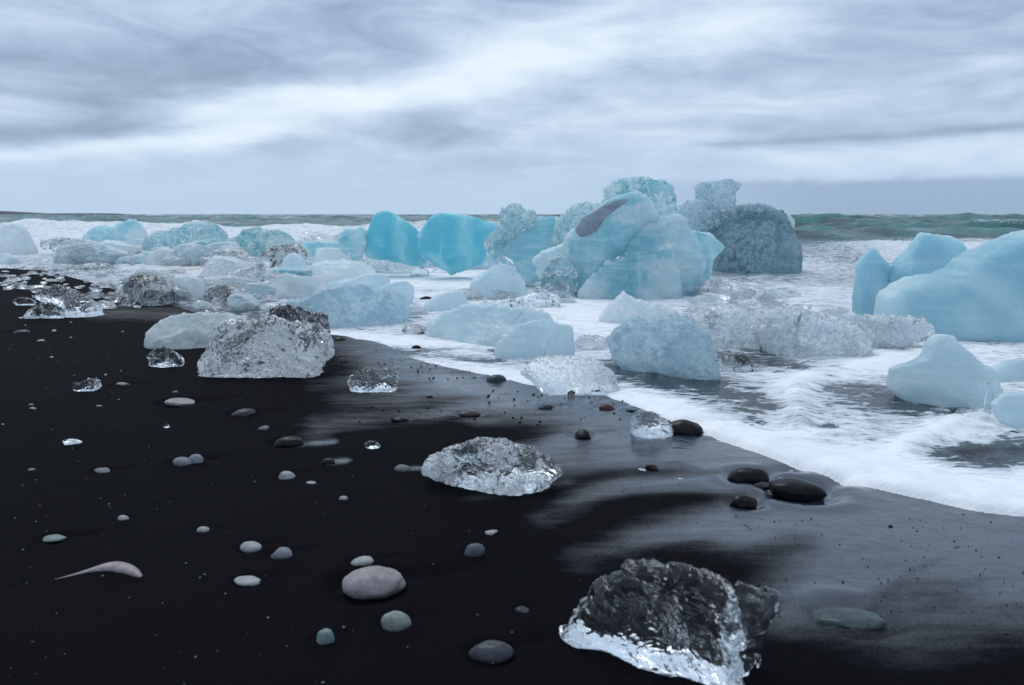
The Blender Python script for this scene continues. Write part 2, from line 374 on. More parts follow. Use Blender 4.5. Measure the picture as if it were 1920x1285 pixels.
def clear_ice(name, tint=(0.93, 0.975, 1.0), bub=0.36, scale=14.0, rough=0.012, dirt=0.0, white=(0.90, 0.93, 0.96), bump=0.6, thr=0.52):
    """glassy melted ice: refracting body with clouded bubble veils inside the surface"""
    m, q, o = mat(name)
    oc = q.node('ShaderNodeTexCoord').outputs['Object']
    n1 = q.noise(oc, scale * 0.55, 5, 0.65, 1.6); n2 = q.noise(oc, scale * 2.6, 5, 0.7, 0.9)
    v = q.voro(q.mapping(oc, loc=(3, 1, 2)), scale * 1.7, 'SMOOTH_F1')
    h = q.m('ADD', q.m('MULTIPLY', v, 0.5), q.m('ADD', q.m('MULTIPLY', n2, 0.20), q.m('MULTIPLY', n1, 1.1)))
    nb = q.bump(h, bump, 0.22 / scale)
    g = q.node('ShaderNodeBsdfPrincipled', {'Base Color': tint, 'Roughness': rough, 'IOR': 1.31, 'Transmission Weight': 1.0, 'Normal': nb})
    dif = q.node('ShaderNodeBsdfPrincipled', {'Base Color': white, 'Roughness': 0.15, 'Normal': nb, 'Specular IOR Level': 0.7})
    tr = q.node('ShaderNodeBsdfTranslucent', {'Color': white, 'Normal': nb})
    ds = q.shmix(0.5, dif.outputs[0], tr.outputs[0])
    big = q.noise(oc, scale * 0.22, 3, 0.5, 0.6)
    mk = q.m('ADD', q.m('ADD', q.m('MULTIPLY', n1, 0.50), q.m('MULTIPLY', n2, 0.28)), q.m('MULTIPLY', big, 0.30))
    f = q.m('MULTIPLY', q.mr(mk, thr + 0.02, thr + 0.07), min(1.0, bub * 2.4), clamp=True)
    sh = q.shmix(f, g.outputs[0], ds)
    if dirt:
        dd = q.node('ShaderNodeBsdfPrincipled', {'Base Color': (0.02, 0.024, 0.03), 'Roughness': 0.25, 'Normal': nb})
        n3 = q.noise(oc, scale * 0.9, 6, 0.75, 0.5)
        sh = q.shmix(q.mr(n3, 0.60 - 0.12 * dirt, 0.66 - 0.12 * dirt), sh, dd.outputs[0])
    q.l.new(sh, o.inputs[0]); return m

def frost_ice(name, c0, c1, pale=(0.72, 0.82, 0.90), sss=0.12, rough=0.35, bump=0.25, scale=3.0, grain=0.0, specks=0.0, layer=0.5, edge=0.6, glass=0.0, gsc=9.0, haze=0.0):
    """milky ice: scattering body, paler weathered crust on the sharp crests, faint layers"""
    m, q, o = mat(name)
    oc = q.node('ShaderNodeTexCoord').outputs['Object']
    geo = q.node('ShaderNodeNewGeometry')
    n1 = q.noise(oc, scale * 0.5, 4, 0.55, 0.8); n2 = q.noise(oc, scale * 6, 6, 0.65, 0.3)
    ly = q.noise(q.mapping(oc, rot=(R(20), R(-14), 0), scale=(0.7, 0.7, 5.0)), scale * 0.9, 4, 0.55, 0.5)
    col = q.mix(q.mr(n1, 0.38, 0.62), c0, c1)
    col = q.mix(q.m('MULTIPLY', q.mr(ly, 0.45, 0.68), layer), col, pale)
    col = q.mix(q.m('MULTIPLY', q.mr(geo.outputs['Pointiness'], 0.505, 0.56), edge), col, pale)
    wob = q.node('ShaderNodeVectorMath', {0: oc, 1: q.node('ShaderNodeVectorMath', {0: q.node('ShaderNodeTexNoise', {'Vector': oc, 'Scale': scale * 2.5, 'Detail': 3.0}).outputs['Color'], 'Scale': 1.2 / scale}, operation='SCALE').outputs[0]}, operation='ADD').outputs[0]
    ly2 = q.noise(q.mapping(oc, rot=(R(24), R(-18), 0), scale=(0.6, 0.6, 14.0)), scale * 1.1, 5, 0.6, 0.7)
    col = q.mix(q.m('MULTIPLY', q.mr(ly2, 0.55, 0.64), layer * 0.8), col, pale)
    vo = q.voro(wob, scale * gsc, 'SMOOTH_F1')
    if grain:
        col = q.mix(q.m('MULTIPLY', q.mr(n2, 0.42, 0.62), grain), col, pale)
        col = q.mix(q.m('MULTIPLY', q.mr(vo, 0.05, 0.30, 1.0, 0.0), grain * 0.8), col, tuple(0.45 * a for a in c0))
    if specks:
        sp_ = q.m('MULTIPLY', q.mr(q.noise(oc, scale * 4.5, 6, 0.8), 0.66, 0.70), specks)
        col = q.mix(sp_, col, (0.03, 0.04, 0.05))
    h = q.m('ADD', q.m('MULTIPLY', n2, 0.5), q.m('MULTIPLY', n1, 1.0))
    if grain: h = q.m('ADD', h, q.m('MULTIPLY', vo, 1.4 * grain))
    nb = q.bump(h, bump, 0.12 / scale)
    rg = q.m('ADD', rough, q.m('MULTIPLY', q.m('SUBTRACT', n2, 0.5), 0.25), clamp=True)
    p = q.node('ShaderNodeBsdfPrincipled', {'Base Color': col, 'Roughness': rg, 'IOR': 1.31, 'Normal': nb,
        'Subsurface Weight': 1.0 if sss else 0.0, 'Subsurface Radius': (0.75, 0.9, 1.0), 'Subsurface Scale': sss})
    p.inputs['Specular IOR Level'].default_value = 0.35
    if haze:
        gl = q.node('ShaderNodeBsdfPrincipled', {'Base Color': tuple(min(1, 0.5 + 0.58 * a) for a in c1), 'Roughness': 0.28, 'IOR': 1.31, 'Transmission Weight': 1.0, 'Normal': nb})
        gm = q.m('MULTIPLY', q.mr(n1, 0.30, 0.60, 1.0, 0.35), haze)
        tl = q.node('ShaderNodeBsdfTranslucent', {'Color': col, 'Normal': nb})
        q.l.new(q.shmix(gm, q.shmix(0.38, p.outputs[0], tl.outputs[0]), gl.outputs[0]), o.inputs[0]); return m
    if glass:
        gl = q.node('ShaderNodeBsdfPrincipled', {'Base Color': tuple(min(1, 0.55 + 0.55 * a) for a in c1), 'Roughness': 0.06, 'IOR': 1.31, 'Transmission Weight': 1.0, 'Normal': nb})
        gm = q.m('MULTIPLY', q.mr(q.noise(oc, scale * 2.2, 5, 0.65, 0.8), 0.42, 0.56), glass)
        tl = q.node('ShaderNodeBsdfTranslucent', {'Color': col, 'Normal': nb})
        q.l.new(q.shmix(gm, q.shmix(0.48, p.outputs[0], tl.outputs[0]), gl.outputs[0]), o.inputs[0]); return m
    q.l.new(p.outputs[0], o.inputs[0]); return m

def stone_material(name, c, rough=0.45, vein=False, wet=0.0):
    m, q, o = mat(name)
    oc = q.node('ShaderNodeTexCoord').outputs['Object']
    n = q.noise(oc, 30, 6, 0.7); n2 = q.noise(oc, 160, 3, 0.6)
    col = q.mix(q.mr(n, 0.3, 0.72), tuple(a * 0.72 for a in c), tuple(min(1, a * 1.22) for a in c))
    col = q.mix(q.mr(n2, 0.62, 0.74), col, tuple(a * 0.45 for a in c))
    if vein:
        w = q.node('ShaderNodeTexWave', {'Vector': q.mapping(oc, rot=(0, R(65), 0)), 'Scale': 2.2, 'Distortion': 3.0})
        col = q.mix(q.mr(w.outputs['Fac'], 0.95, 0.99), col, (0.55, 0.52, 0.5))
    p = q.node('ShaderNodeBsdfPrincipled', {'Base Color': col, 'Roughness': rough, 'Normal': q.bump(n2, 0.25, 0.002)})
    p.inputs['Specular IOR Level'].default_value = 0.3 if sum(c) > 0.2 else 0.12
    if wet: p.inputs['Coat Weight'].default_value = wet; p.inputs['Coat Roughness'].default_value = 0.12; p.inputs['Coat IOR'].default_value = 1.33
    q.l.new(p.outputs[0], o.inputs[0]); return m

SC = {'warm': (0.23, 0.215, 0.225), 'pale': (0.27, 0.285, 0.29), 'green': (0.18, 0.22, 0.205), 'teal': (0.12, 0.18, 0.175),
      'blue': (0.17, 0.185, 0.22), 'bluedark': (0.075, 0.083, 0.10), 'slate': (0.045, 0.05, 0.062), 'grey': (0.15, 0.155, 0.17),
      'bluegrey': (0.18, 0.215, 0.25), 'dark': (0.007, 0.007, 0.009), 'darkgrey': (0.045, 0.045, 0.055), 'brown': (0.04, 0.032, 0.036),
      'greendark': (0.035, 0.055, 0.06), 'red': (0.06, 0.03, 0.032), 'darkbrown': (0.014, 0.0115, 0.0125), 'slateteal': (0.05, 0.07, 0.078)}
SM = {k: stone_material('stone_' + k, v, 0.6 if sum(v) > 0.25 else 0.28, k == 'red', 0.0 if sum(v) > 0.25 else 0.0) for k, v in SC.items()}

# ------------------------------------------------------------------ the beach
WET = [  # (polyline px, half width px, vertical stretch, amount)
 ([(650, 752), (760, 742), (850, 722), (960, 712), (1080, 742)], 16, 1.0, 0.85),
 ([(600, 795), (700, 785), (790, 780), (900, 762), (1050, 752), (1200, 775)], 15, 1.0, 0.9),
 ([(1010, 838), (1100, 812), (1230, 822), (1330, 838)], 22, 1.0, 0.8),
 ([(1000, 872), (1120, 862), (1250, 852), (1380, 850), (1500, 880)], 22, 1.0, 0.75),
 ([(1020, 975), (1090, 938), (1180, 912), (1300, 902), (1450, 905)], 14, 1.0, 0.85),
 ([(1110, 1045), (1200, 1015), (1330, 985), (1450, 960), (1650, 950)], 24, 1.0, 0.95),
 ([(1420, 1000), (1560, 970), (1750, 975), (1950, 1010)], 40, 1.0, 0.85),
 ([(1480, 1150), (1540, 1090), (1620, 1040), (1800, 1010), (2000, 1040)], 42, 1.0, 0.8),
 ([(1620, 1110), (1750, 1070), (1950, 1080)], 46, 1.0, 0.55),
 ([(1700, 1200), (1850, 1150), (2000, 1150)], 50, 1.0, 0.30),
 ([(900, 790), (1050, 785), (1200, 800)], 10, 1.0, 0.5), ([(1350, 880), (1500, 900), (1650, 930), (1850, 985)], 20, 1.0, 0.6), ([(720, 712), (820, 705), (930, 735)], 10, 1.0, 0.6),
 ([(545, 833), (585, 831), (618, 828)], 5, 1.0, 1.0),
 ([(620, 868), (650, 866)], 3.5, 1.0, 1.0), ([(765, 881), (800, 880)], 3.5, 1.0, 0.9),
 ([(590, 720), (680, 712), (760, 700)], 12, 1.0, 0.7),
 ([(190, 585), (300, 588), (400, 600)], 14, 1.0, 0.95), ([(620, 650), (720, 672), (800, 690)], 18, 1.0, 0.35),
 ([(560, 835), (620, 800), (680, 792)], 8, 1.0, 0.5), ([(880, 935), (960, 928), (1060, 905)], 8, 1.0, 0.45),
]
DRY = [([(740, 832), (860, 812), (980, 818)], 20, 1.0, 0.8), ([(1040, 965), (1150, 945), (1330, 935)], 10, 1.0, 0.6),
       ([(1290, 1080), (1420, 1045), (1500, 1020)], 22, 1.0, 0.75), ([(1040, 900), (1200, 893), (1340, 885)], 9, 1.0, 0.5),
       ([(740, 700), (850, 690), (900, 712)], 12, 1.0, 0.4), ([(1130, 1060), (1290, 1025), (1330, 1015)], 6, 1.0, 0.5),
       ([(950, 790), (1060, 795), (1180, 800)], 6, 1.0, 0.5), ([(1640, 1130), (1690, 1090), (1790, 1030)], 9, 1.0, 0.35)]
def sand_z(x, y):
    p = np.stack([x, y, np.zeros_like(x)], -1)
    z = 0.012 * fbm(p * 0.9, 3) + 0.003 * fbm(p * 6, 3)
    # drainage ripples running obliquely down the beach
    z = z + 0.0022 * fbm(np.stack([x * 2.2 + y * 1.1, (y - 0.35 * x) * 9, 0 * x], -1), 3) * sstep(6 - y, 0, 2)
    for sx, sy, w in spos:
        r = w / FOC * sy * 0.5
        dx, dy = x - sx, y - sy
        m = (np.abs(dx) < 6 * r) & (np.abs(dy) < 5 * r)
        if not m.any(): continue
        q = np.hypot(dx[m], dy[m]) / r
        tail = np.exp(-((dx[m] - 1.9 * r) ** 2 / (3.0 * r * r) + (dy[m] - 0.9 * r - 0.3 * (dx[m] - r)) ** 2 / (0.35 * r * r)))
        z[m] += -0.22 * r * np.exp(-((q - 1.0) / 0.35) ** 2) + 0.07 * r * np.exp(-((q - 1.9) / 0.4) ** 2) - 0.26 * r * tail
    return z
rows = np.concatenate([np.array([-6, -3, -1, 0.3, 0.9]), 1.2 * 1.0072 ** np.arange(0, int(math.log(60 / 1.2) / math.log(1.0072)))])
ncol = 500; u = np.linspace(-1, 1, ncol)
Xg = u[None, :] * (0.78 * np.maximum(rows, 1.0)[:, None] + 1.3 + 4 * (rows < 1)[:, None]); Yg = np.repeat(rows[:, None], ncol, 1)
idx = np.arange(len(rows) * ncol).reshape(len(rows), ncol)
F = np.stack([idx[:-1, :-1], idx[:-1, 1:], idx[1:, 1:], idx[1:, :-1]], -1).reshape(-1, 4)
X, Y = Xg.ravel(), Yg.ravel()
Z = sand_z(X, Y)
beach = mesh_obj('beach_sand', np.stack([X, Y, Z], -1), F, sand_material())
tag(beach, 'black volcanic sand beach with wet reflecting streaks', kind='structure')
Yc = np.maximum(Y, 1.0); px, py = project(X, Yc)
warp = fbm(np.stack([X * 1.3, Y * 1.3, 0 * X], -1), 4); pyw = py + 10 * warp * (3 / Yc) ** 0.5; pxw = px + 26 * fbm(np.stack([X * 1.6, Y * 1.6, 0 * X + 5], -1), 3)
sdist = shore_sd(X, Yc)
wet = 0.30 * sstep(px, 1350, 1750) * sstep(-sdist, 1.6, 0.2) + 0.62 * sstep(-sdist, 1.0, 0.05) * sstep(px, 560, 760)
reach = 0.22 + 0.78 * sstep(px - (590 + (py - 700) * 1.6), -60, 380)
for pl, hw, ysf, a in WET: 
    d = pdist(pxw, pyw, pl, 2.0) / (2.0 * hw); wet = wet + a * (reach if hw > 6 else 1) * np.exp(-d ** 2 * 0.75) * (1 - wet * 0.6)
for pl, hw, ysf, a in DRY:
    d = pdist(pxw, pyw, pl, 2.0) / (2.0 * hw); wet = wet * (1 - 0.78 * a * np.exp(-d ** 2))
stre = fbm(np.stack([(X * 0.8 + Y * 0.5) * 1.6, (Y - 0.35 * X) * 7, 0 * X], -1), 5, 0.6)
wet = np.clip(wet * (1 + 0.55 * stre), 0, 1); wet[Y < 1] = 0
wet = np.maximum(wet, sstep(sdist, -0.02, 0.1))
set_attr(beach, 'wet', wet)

# ------------------------------------------------------------------ the sea: swash foam, breakers, open water
n1 = int(math.log(12 / 3.3) / math.log(1.0052)); n2 = int(math.log(7000 / 12) / math.log(1.0125))
rows = np.concatenate([3.3 * 1.0052 ** np.arange(n1), 12 * 1.0125 ** np.arange(n2)]); rows[-1] = 30000
ncol = 540; u = np.linspace(-1, 1, ncol)
Xg = u[None, :] * (0.76 * rows[:, None] + 1.0); Yg = np.repeat(rows[:, None], ncol, 1)
X, Y = Xg.ravel(), Yg.ravel(); sdist = shore_sd(X, Y); px, py = project(X, Y)
idx = np.arange(len(rows) * ncol).reshape(len(rows), ncol)
F = np.stack([idx[:-1, :-1], idx[:-1, 1:], idx[1:, 1:], idx[1:, :-1]], -1).reshape(-1, 4)
keep = (sdist[F] > -0.12).any(1); F = F[keep]
used = np.unique(F); remap = np.full(len(X), -1); remap[used] = np.arange(len(used)); F = remap[F]
X, Y, sdist, px, py = X[used], Y[used], sdist[used], px[used], py[used]
P3 = np.stack([X, Y, 0 * X], -1)
sdw = sdist + 0.05 * fbm(P3 * 2.1, 3) * sstep(np.abs(sdist), 0.0, 0.02) * 0 + 0.035 * fbm(P3 * 3.0, 3) + 0.008 * fbm(P3 * 14, 2)
lipT = 0.010 + 0.042 * sstep(px, 1050, 1400)
th = np.where(sdw > 0, lipT * np.sqrt(1 - np.exp(-np.clip(sdw, 0, 50) / 0.05)) * (1 - 0.45 * sstep(sdw, 0.15, 0.6)), sdw * 0.6)
base = sand_z(X, np.minimum(Y, 60)) * sstep(Y, 30, 14)
# lobes of older foam fronts inside the wash
def lobe(pts, T, w):
    d = pdist(px, py, pts, 2.6); return T * np.exp(-(d / w) ** 2)
L1 = [(1500, 805), (1497, 765), (1492, 740), (1515, 715), (1570, 702), (1640, 694), (1665, 690)]
L2 = [(1700, 850), (1760, 825), (1800, 800), (1850, 790), (1920, 775), (2050, 760)]
z = base + th + lobe(L1, 0.045, 26) + lobe(L2, 0.05, 30)
z += sstep(sdist, 0.1, 1.0) * (0.016 * fbm(P3 * np.array([1.6, 4, 1]), 4, 0.55) + 0.006)
# swell out at sea, crests along the shore
wpx = X * 0.06 + 4 * fbm(P3 * 0.02, 2)
ph = (Y - 0.12 * X) * 2 * np.pi
def crest(phase, k): return (0.5 + 0.5 * np.sin(phase)) ** k
sw = (0.50 * crest(ph / 21 + 3.5 * fbm(P3 * 0.018, 2) * 2, 2.2) + 0.30 * crest(ph / 9.3 + 5 * fbm(P3 * 0.04 + 8, 2), 2.0)
      + 0.16 * crest(ph / 4.1 + 0.9 * X + 4 * fbm(P3 * 0.1, 2), 1.6))
far = sstep(Y, 26, 60)
z += far * 2.1 * (sw * (0.6 + 0.7 * fbm(P3 * np.array([0.02, 0.012, 1]), 2)) + 0.10 * fbm(P3 * 0.7, 4) - 0.12)
# white water just beyond the blocks
brk = sstep(Y, 17, 24) * sstep(Y, 60, 34)
z += brk * (0.10 * ridged(P3 * np.array([0.5, 0.9, 1]), 3) + 0.04 * fbm(P3 * 3, 3))
bl = pdist(px, py, [(60, 447), (150, 440), (280, 437), (380, 440)], 3.0); z += 0.38 * np.exp(-(bl / 34) ** 2)
z = np.where(Y > 6500, -0.5, z)
sea = mesh_obj('sea_water', np.stack([X, Y, z], -1), F, water_material())
tag(sea, 'grey green sea with white foam washing up the beach', kind='structure')
FOAM_CUT = [  # thinner foam: (polyline, half width, amount)
 ([(1170, 700), (1280, 722), (1400, 752), (1500, 790)], 24, 0.46), ([(1350, 675), (1480, 690), (1560, 700)], 12, 0.50),
 ([(1560, 740), (1680, 752), (1800, 775)], 30, 0.46), ([(1780, 862), (1850, 865), (1940, 855)], 26, 0.62),
 ([(1150, 690), (1250, 700), (1330, 722)], 7, 0.30), ([(1600, 655), (1700, 662)], 5, 0.45), ([(1770, 640), (1900, 652)], 5, 0.30),
 ([(150, 555), (260, 575), (400, 600), (560, 615)], 20, 0.62), ([(60, 500), (200, 515), (330, 540), (480, 560)], 26, 0.28),
 ([(640, 640), (720, 655), (770, 665)], 7, 0.4), ([(790, 655), (860, 655), (930, 662)], 5, 0.42), ([(800, 668), (940, 678)], 4, 0.4),
 ([(1300, 520), (1420, 525), (1600, 530)], 14, 0.30), ([(1290, 550), (1350, 548)], 5, 0.4), ([(1500, 470), (1600, 490)], 26, 0.34),
 ([(320, 480), (420, 490), (560, 500)], 18, 0.22), ([(1400, 660), (1440, 668)], 5, 0.4), ([(880, 562), (960, 566)], 3, 0.4),
 ([(760, 545), (860, 545)], 3, 0.25), ([(1480, 800), (1560, 812)], 6, 0.3), ([(1340, 775), (1430, 800)], 5, 0.22),
]
foam = 0.64 + 0.10 * sstep(Y, 11, 17)
for pl, hw, a in FOAM_CUT:
    d = pdist(px, py + 5 * fbm(P3 * 1.5, 2), pl, 2.6) / (2.6 * hw); foam -= a * np.exp(-d ** 2)
foam += 0.55 * sstep(sdw, 0.55, 0.05) * sstep(px, 700, 1150)
foam += 0.5 * np.exp(-(pdist(px, py, L1, 2.6) / 60) ** 2) + 0.45 * np.exp(-(pdist(px, py, L2, 2.6) / 60) ** 2)
for pl, hw, a in [([(730, 520), (850, 530), (1000, 560), (1100, 590)], 30, 0.25), ([(620, 628), (760, 640), (900, 655)], 9, 0.4), ([(1100, 600), (1180, 640)], 30, 0.2),
                  ([(800, 685), (900, 700), (1000, 715)], 8, 0.25), ([(1600, 870), (1750, 900), (1900, 930)], 30, 0.4), ([(1550, 630), (1800, 660), (1950, 670)], 22, 0.2)]:
    d = pdist(px, py, pl, 2.6) / (2.6 * hw); foam += a * np.exp(-d ** 2)
# outer limit of the broken water
limy = np.interp(px, [-400, 0, 300, 600, 800, 1200, 1450, 1700, 1920, 2400], [428, 428, 434, 444, 446, 446, 468, 462, 462, 462])
dlim = (py - limy) + 7 * fbm(P3 * np.array([0.25, 0.12, 1]), 4)
foam = foam * sstep(dlim, -3, 5)
caps = sstep(ridged(P3 * np.array([0.03, 0.05, 1]), 3), 0.60, 0.82) * sstep(sw, 0.45, 0.8) * sstep(dlim, -2, -6)
foam = np.maximum(foam, caps * 0.5)
foam = np.maximum(foam, 0.55 * np.exp(-(pdist(px, py, [(1830, 408), (1920, 410), (2100, 412)], 6) / 16) ** 2))
foam = np.maximum(foam, 0.55 * np.exp(-(pdist(px, py, [(225, 405), (300, 405)], 6) / 12) ** 2))
set_attr(sea, 'foam', np.clip(foam, 0, 1.2)); set_attr(sea, 'deep', sstep(Y, 20, 34))
set_attr(sea, 'ochre', np.clip(np.exp(-(pdist(px, py, [(350, 500), (400, 488), (520, 495)], 3) / 40) ** 2) * 1.0, 0, 1))

# ------------------------------------------------------------------ far land on the left
def land(name, pts, D, depth, m, label, cat=None, kind='structure'):
    top = np.array([onplane(a, b, D) for a, b in pts]); n = len(top); V = []
    K = 9
    for k in range(K):
        s = k / (K - 1); hgt = math.sin(s * math.pi) ** 0.7
        jit = 1 + 0.12 * fbm(np.stack([np.arange(n) * 0.6, np.full(n, k * 0.7), np.zeros(n)], -1), 3)
        V.append(np.stack([top[:, 0], D + (s - 0.5) * depth + 0 * top[:, 0], -0.5 + (top[:, 2] + 0.5) * hgt * (jit if 0 < k < K - 1 and k != K // 2 else 1)], -1))
    V = np.concatenate(V); i = np.arange(K * n).reshape(K, n)
    F = np.stack([i[:-1, :-1], i[:-1, 1:], i[1:, 1:], i[1:, :-1]], -1).reshape(-1, 4)
    o = mesh_obj(name, V, F, m); tag(o, label, cat, kind=kind); return o
def land_mat(name, c):
    m, q, o = mat(name); oc = q.node('ShaderNodeTexCoord').outputs['Object']
    col = q.mix(q.mr(q.noise(oc, 0.02, 6, 0.7), 0.3, 0.7), tuple(a * 0.7 for a in c), tuple(a * 1.4 for a in c))
    p = q.node('ShaderNodeBsdfPrincipled', {'Base Color': col, 'Roughness': 0.9}); q.l.new(p.outputs[0], o.inputs[0]); return m
def densify(pts, step, amp, seed=0.0):
    xs = np.arange(pts[0][0], pts[-1][0] + 1, step); ys = np.interp(xs, [p[0] for p in pts], [p[1] for p in pts])
    ys = ys + amp * fbm(np.stack([xs * 0.05, xs * 0 + seed, xs * 0], -1), 4); return list(zip(xs, ys))
land('headland', densify([(-700, 386), (-200, 391), (0, 396), (40, 398), (70, 400.5), (150, 400), (200, 400.2), (232, 402.5)], 8, 0.5), 900, 160, land_mat('dark_land', (0.035, 0.045, 0.055)),
     'low dark headland on the far left horizon')

# ------------------------------------------------------------------ ice builder
def build_ice(poly, T, dens=3.1, amp=0.06, sc=3.0, facets=0, fam=0.34, gap=False, ext_=0.45, mode='ridge', seed=0, D=None, up=0.0, sub=0.0, keepout=1.0, yaw=0.0, taper=0.6, raw=False):
    """closed solid whose front and back swell out of the given outline; melted hollows, cut facets"""
    r = np.random.default_rng(seed + 100)
    poly = np.array(poly, float); yb = poly[:, 1].max()
    if D is None:
        g = ground(0, max(yb, 430))[1]; D = g + 0.82 * T
    x0 = onplane(poly[:, 0].mean(), yb, D)[0]; B = np.array([onplane(a, b, D, yaw, x0) for a, b in poly])
    seg = np.linalg.norm(np.diff(np.vstack([poly, poly[:1]]), axis=0), axis=1); per = seg.sum()
    N = int(np.clip(per / dens, 28, 300)); M = int(np.clip(N * 0.30, 10, 80)); Mb = max(6, M // 2)
    cum = np.concatenate([[0], np.cumsum(seg)]); tt = np.arange(N) / N * per
    Bc = np.vstack([B, B[:1]])
    bx = np.interp(tt, cum, Bc[:, 0]); bz = np.interp(tt, cum, Bc[:, 2])
    # soften the corners of the outline
    for _ in range(1):
        bx = 0.25 * np.roll(bx, 1) + 0.5 * bx + 0.25 * np.roll(bx, -1); bz = 0.25 * np.roll(bz, 1) + 0.5 * bz + 0.25 * np.roll(bz, -1)
    # broken, irregular outline
    wsz = max(bx.max() - bx.min(), bz.max() - bz.min()); an = tt / per * 2 * math.pi
    jp = np.stack([np.cos(an) * 5, np.sin(an) * 5, np.full(N, seed * 0.77)], -1)
    ja = (0.014 if mode == 'smooth' else 0.032 if mode != 'spike' else 0.045) * wsz
    bx = bx + ja * fbm(jp, 4, 0.65) * 1.5; bz = bz + ja * fbm(jp + 31, 4, 0.65) * 1.5
    # the foot goes on down under the waterline / into the sand
    if ext_:
        hh = bz.max() - bz.min(); lw = np.clip((bz.min() + 0.42 * hh - bz) / (0.42 * hh), 0, 1)
        bz = bz - lw ** 1.2 * hh * ext_ - (lw > 0) * 0
    sx_, sz_ = bx.copy(), bz.copy()
    for _ in range(max(6, N // 8)):
        sx_ = 0.25 * np.roll(sx_, 1) + 0.5 * sx_ + 0.25 * np.roll(sx_, -1); sz_ = 0.25 * np.roll(sz_, 1) + 0.5 * sz_ + 0.25 * np.roll(sz_, -1)
    area = 0.5 * (bx * np.roll(bz, -1) - np.roll(bx, -1) * bz); A = area.sum()
    cx = ((bx + np.roll(bx, -1)) * area).sum() / (3 * A) * 2 if abs(A) > 1e-9 else bx.mean()
    cz = ((bz + np.roll(bz, -1)) * area).sum() / (3 * A) * 2 if abs(A) > 1e-9 else bz.mean()
    if not (bx.min() < cx < bx.max()): cx = bx.mean()
    if not (bz.min() < cz < bz.max()): cz = bz.mean()
    phs = np.concatenate([np.linspace(0, math.pi / 2, M, endpoint=False)[1:], np.linspace(math.pi / 2, math.pi, Mb + 1)[:-1]])
    V = [np.array([[cx, -T, cz]])]
    for p_ in phs:
        rr = math.sin(p_) ** 0.9; dp = -math.copysign(abs(math.cos(p_)) ** (0.55 if mode in ('smooth', 'scallop') else 0.7), math.cos(p_)) * T
        bl_ = math.sin(p_) ** 10; ex_, ez_ = sx_ + (bx - sx_) * bl_, sz_ + (bz - sz_) * bl_
        V.append(np.stack([cx + rr * (ex_ - cx), np.full(N, dp), cz + rr * (ez_ - cz)], -1))
    V.append(np.array([[cx, T, cz]])); V = np.vstack(V)
    ext = np.array([bx.max() - bx.min(), 2 * T, bz.max() - bz.min()]) / 2; size = float(np.mean([ext[0], ext[2]]))
    C = np.array([cx, 0, cz]); Q = (V - C) / ext
    rad = np.concatenate([[0], np.repeat(np.sin(phs), N), [0]])
    w = (1 - rad ** (3 if mode == 'smooth' else 5))[:, None] * keepout + (1 - keepout)
    for k in range(facets):
        n = r.normal(size=3); n[1] = -abs(n[1]) * 0.8 - 0.35 if r.random() < 0.8 else abs(n[1]); n[2] = n[2] * 0.9 + 0.25
        n /= np.linalg.norm(n); d = (Q @ n).max() * (1 - fam * r.uniform(0.6, 1.5))
        Q -= np.maximum(0, Q @ n - d)[:, None] * n * w
    V = C + Q * ext
    # wander of the whole body
    if taper:
        hr = np.clip((V[:, 2] - 0.0) / max(1e-3, bz.max()), 0, 1); V[:, 1] *= 1 - taper * hr
    sd_ = np.array([seed * 3.7, seed * 1.3, seed * 2.1])
    lo = V / size
    V[:, 1] += size * 0.14 * fbm(lo * 0.9 + sd_, 2) * 2
    # faces
    F = []
    nr = len(phs)
    i = 1 + np.arange(nr * N).reshape(nr, N); j = np.roll(i, -1, 1)
    Fq = np.stack([i[:-1], i[1:], j[1:], j[:-1]], -1).reshape(-1, 4)
    a = np.arange(N); b_ = np.roll(a, -1)
    Ft = np.stack([np.zeros(N, int), 1 + a, 1 + b_], -1); last = len(V) - 1; o_ = 1 + (nr - 1) * N
    Fb = np.stack([np.full(N, last), o_ + b_, o_ + a], -1)
    tri = np.vstack([Fq[:, [0, 1, 2]], Fq[:, [0, 2, 3]], Ft, Fb])
    if A < 0: pass
    def normals(V):
        fn = np.cross(V[tri[:, 1]] - V[tri[:, 0]], V[tri[:, 2]] - V[tri[:, 0]]); n = np.zeros_like(V)
        for k in range(3): np.add.at(n, tri[:, k], fn)
        n /= np.linalg.norm(n, axis=1)[:, None] + 1e-12
        if ((V - V.mean(0)) * n).sum() < 0: n = -n
        return n
    n = normals(V); p = V / size * sc + sd_
    if mode == 'ridge': h = 0.75 * ridged(p, 3) + 0.35 * fbm(p * 4, 3)
    elif mode == 'lump': h = -0.8 * ridged(p, 2, 0.45) + 0.3 * fbm(p * 3.5, 3)
    elif mode == 'smooth': h = 0.8 * fbm(p * 0.7, 3, 0.4) + 0.25 * fbm(p * 3, 4, 0.6)
    elif mode == 'spike': h = 0.9 * ridged(p * 0.8, 4, 0.62) + 0.5 * fbm(p * 3, 3)
    elif mode == 'scallop':
        h = -0.9 * (1 - 2 * np.abs(perlin(p * 1.2))) * 0.5 + 0.8 * ridged(p * 0.6, 2)
    V = V + n * (h * amp * size)[:, None]
    if raw:
        V[:, 2] -= 0; V[:, 0] -= cx; wd = V[:, 0].max() - V[:, 0].min(); V[:, 2] = np.maximum(V[:, 2], -0.04 * wd); return V / (wd / 2), tri
    V[:, 1] += D + yaw * (V[:, 0] - x0)
    if gap: V[:, 2] = np.maximum(V[:, 2], sand_z(V[:, 0], V[:, 1]) * (1 if D < 12 else 0) + 0.007 + 0.006 * np.abs(fbm(V * 9, 2)))
    else: V[:, 2] = np.maximum(V[:, 2], -0.05)
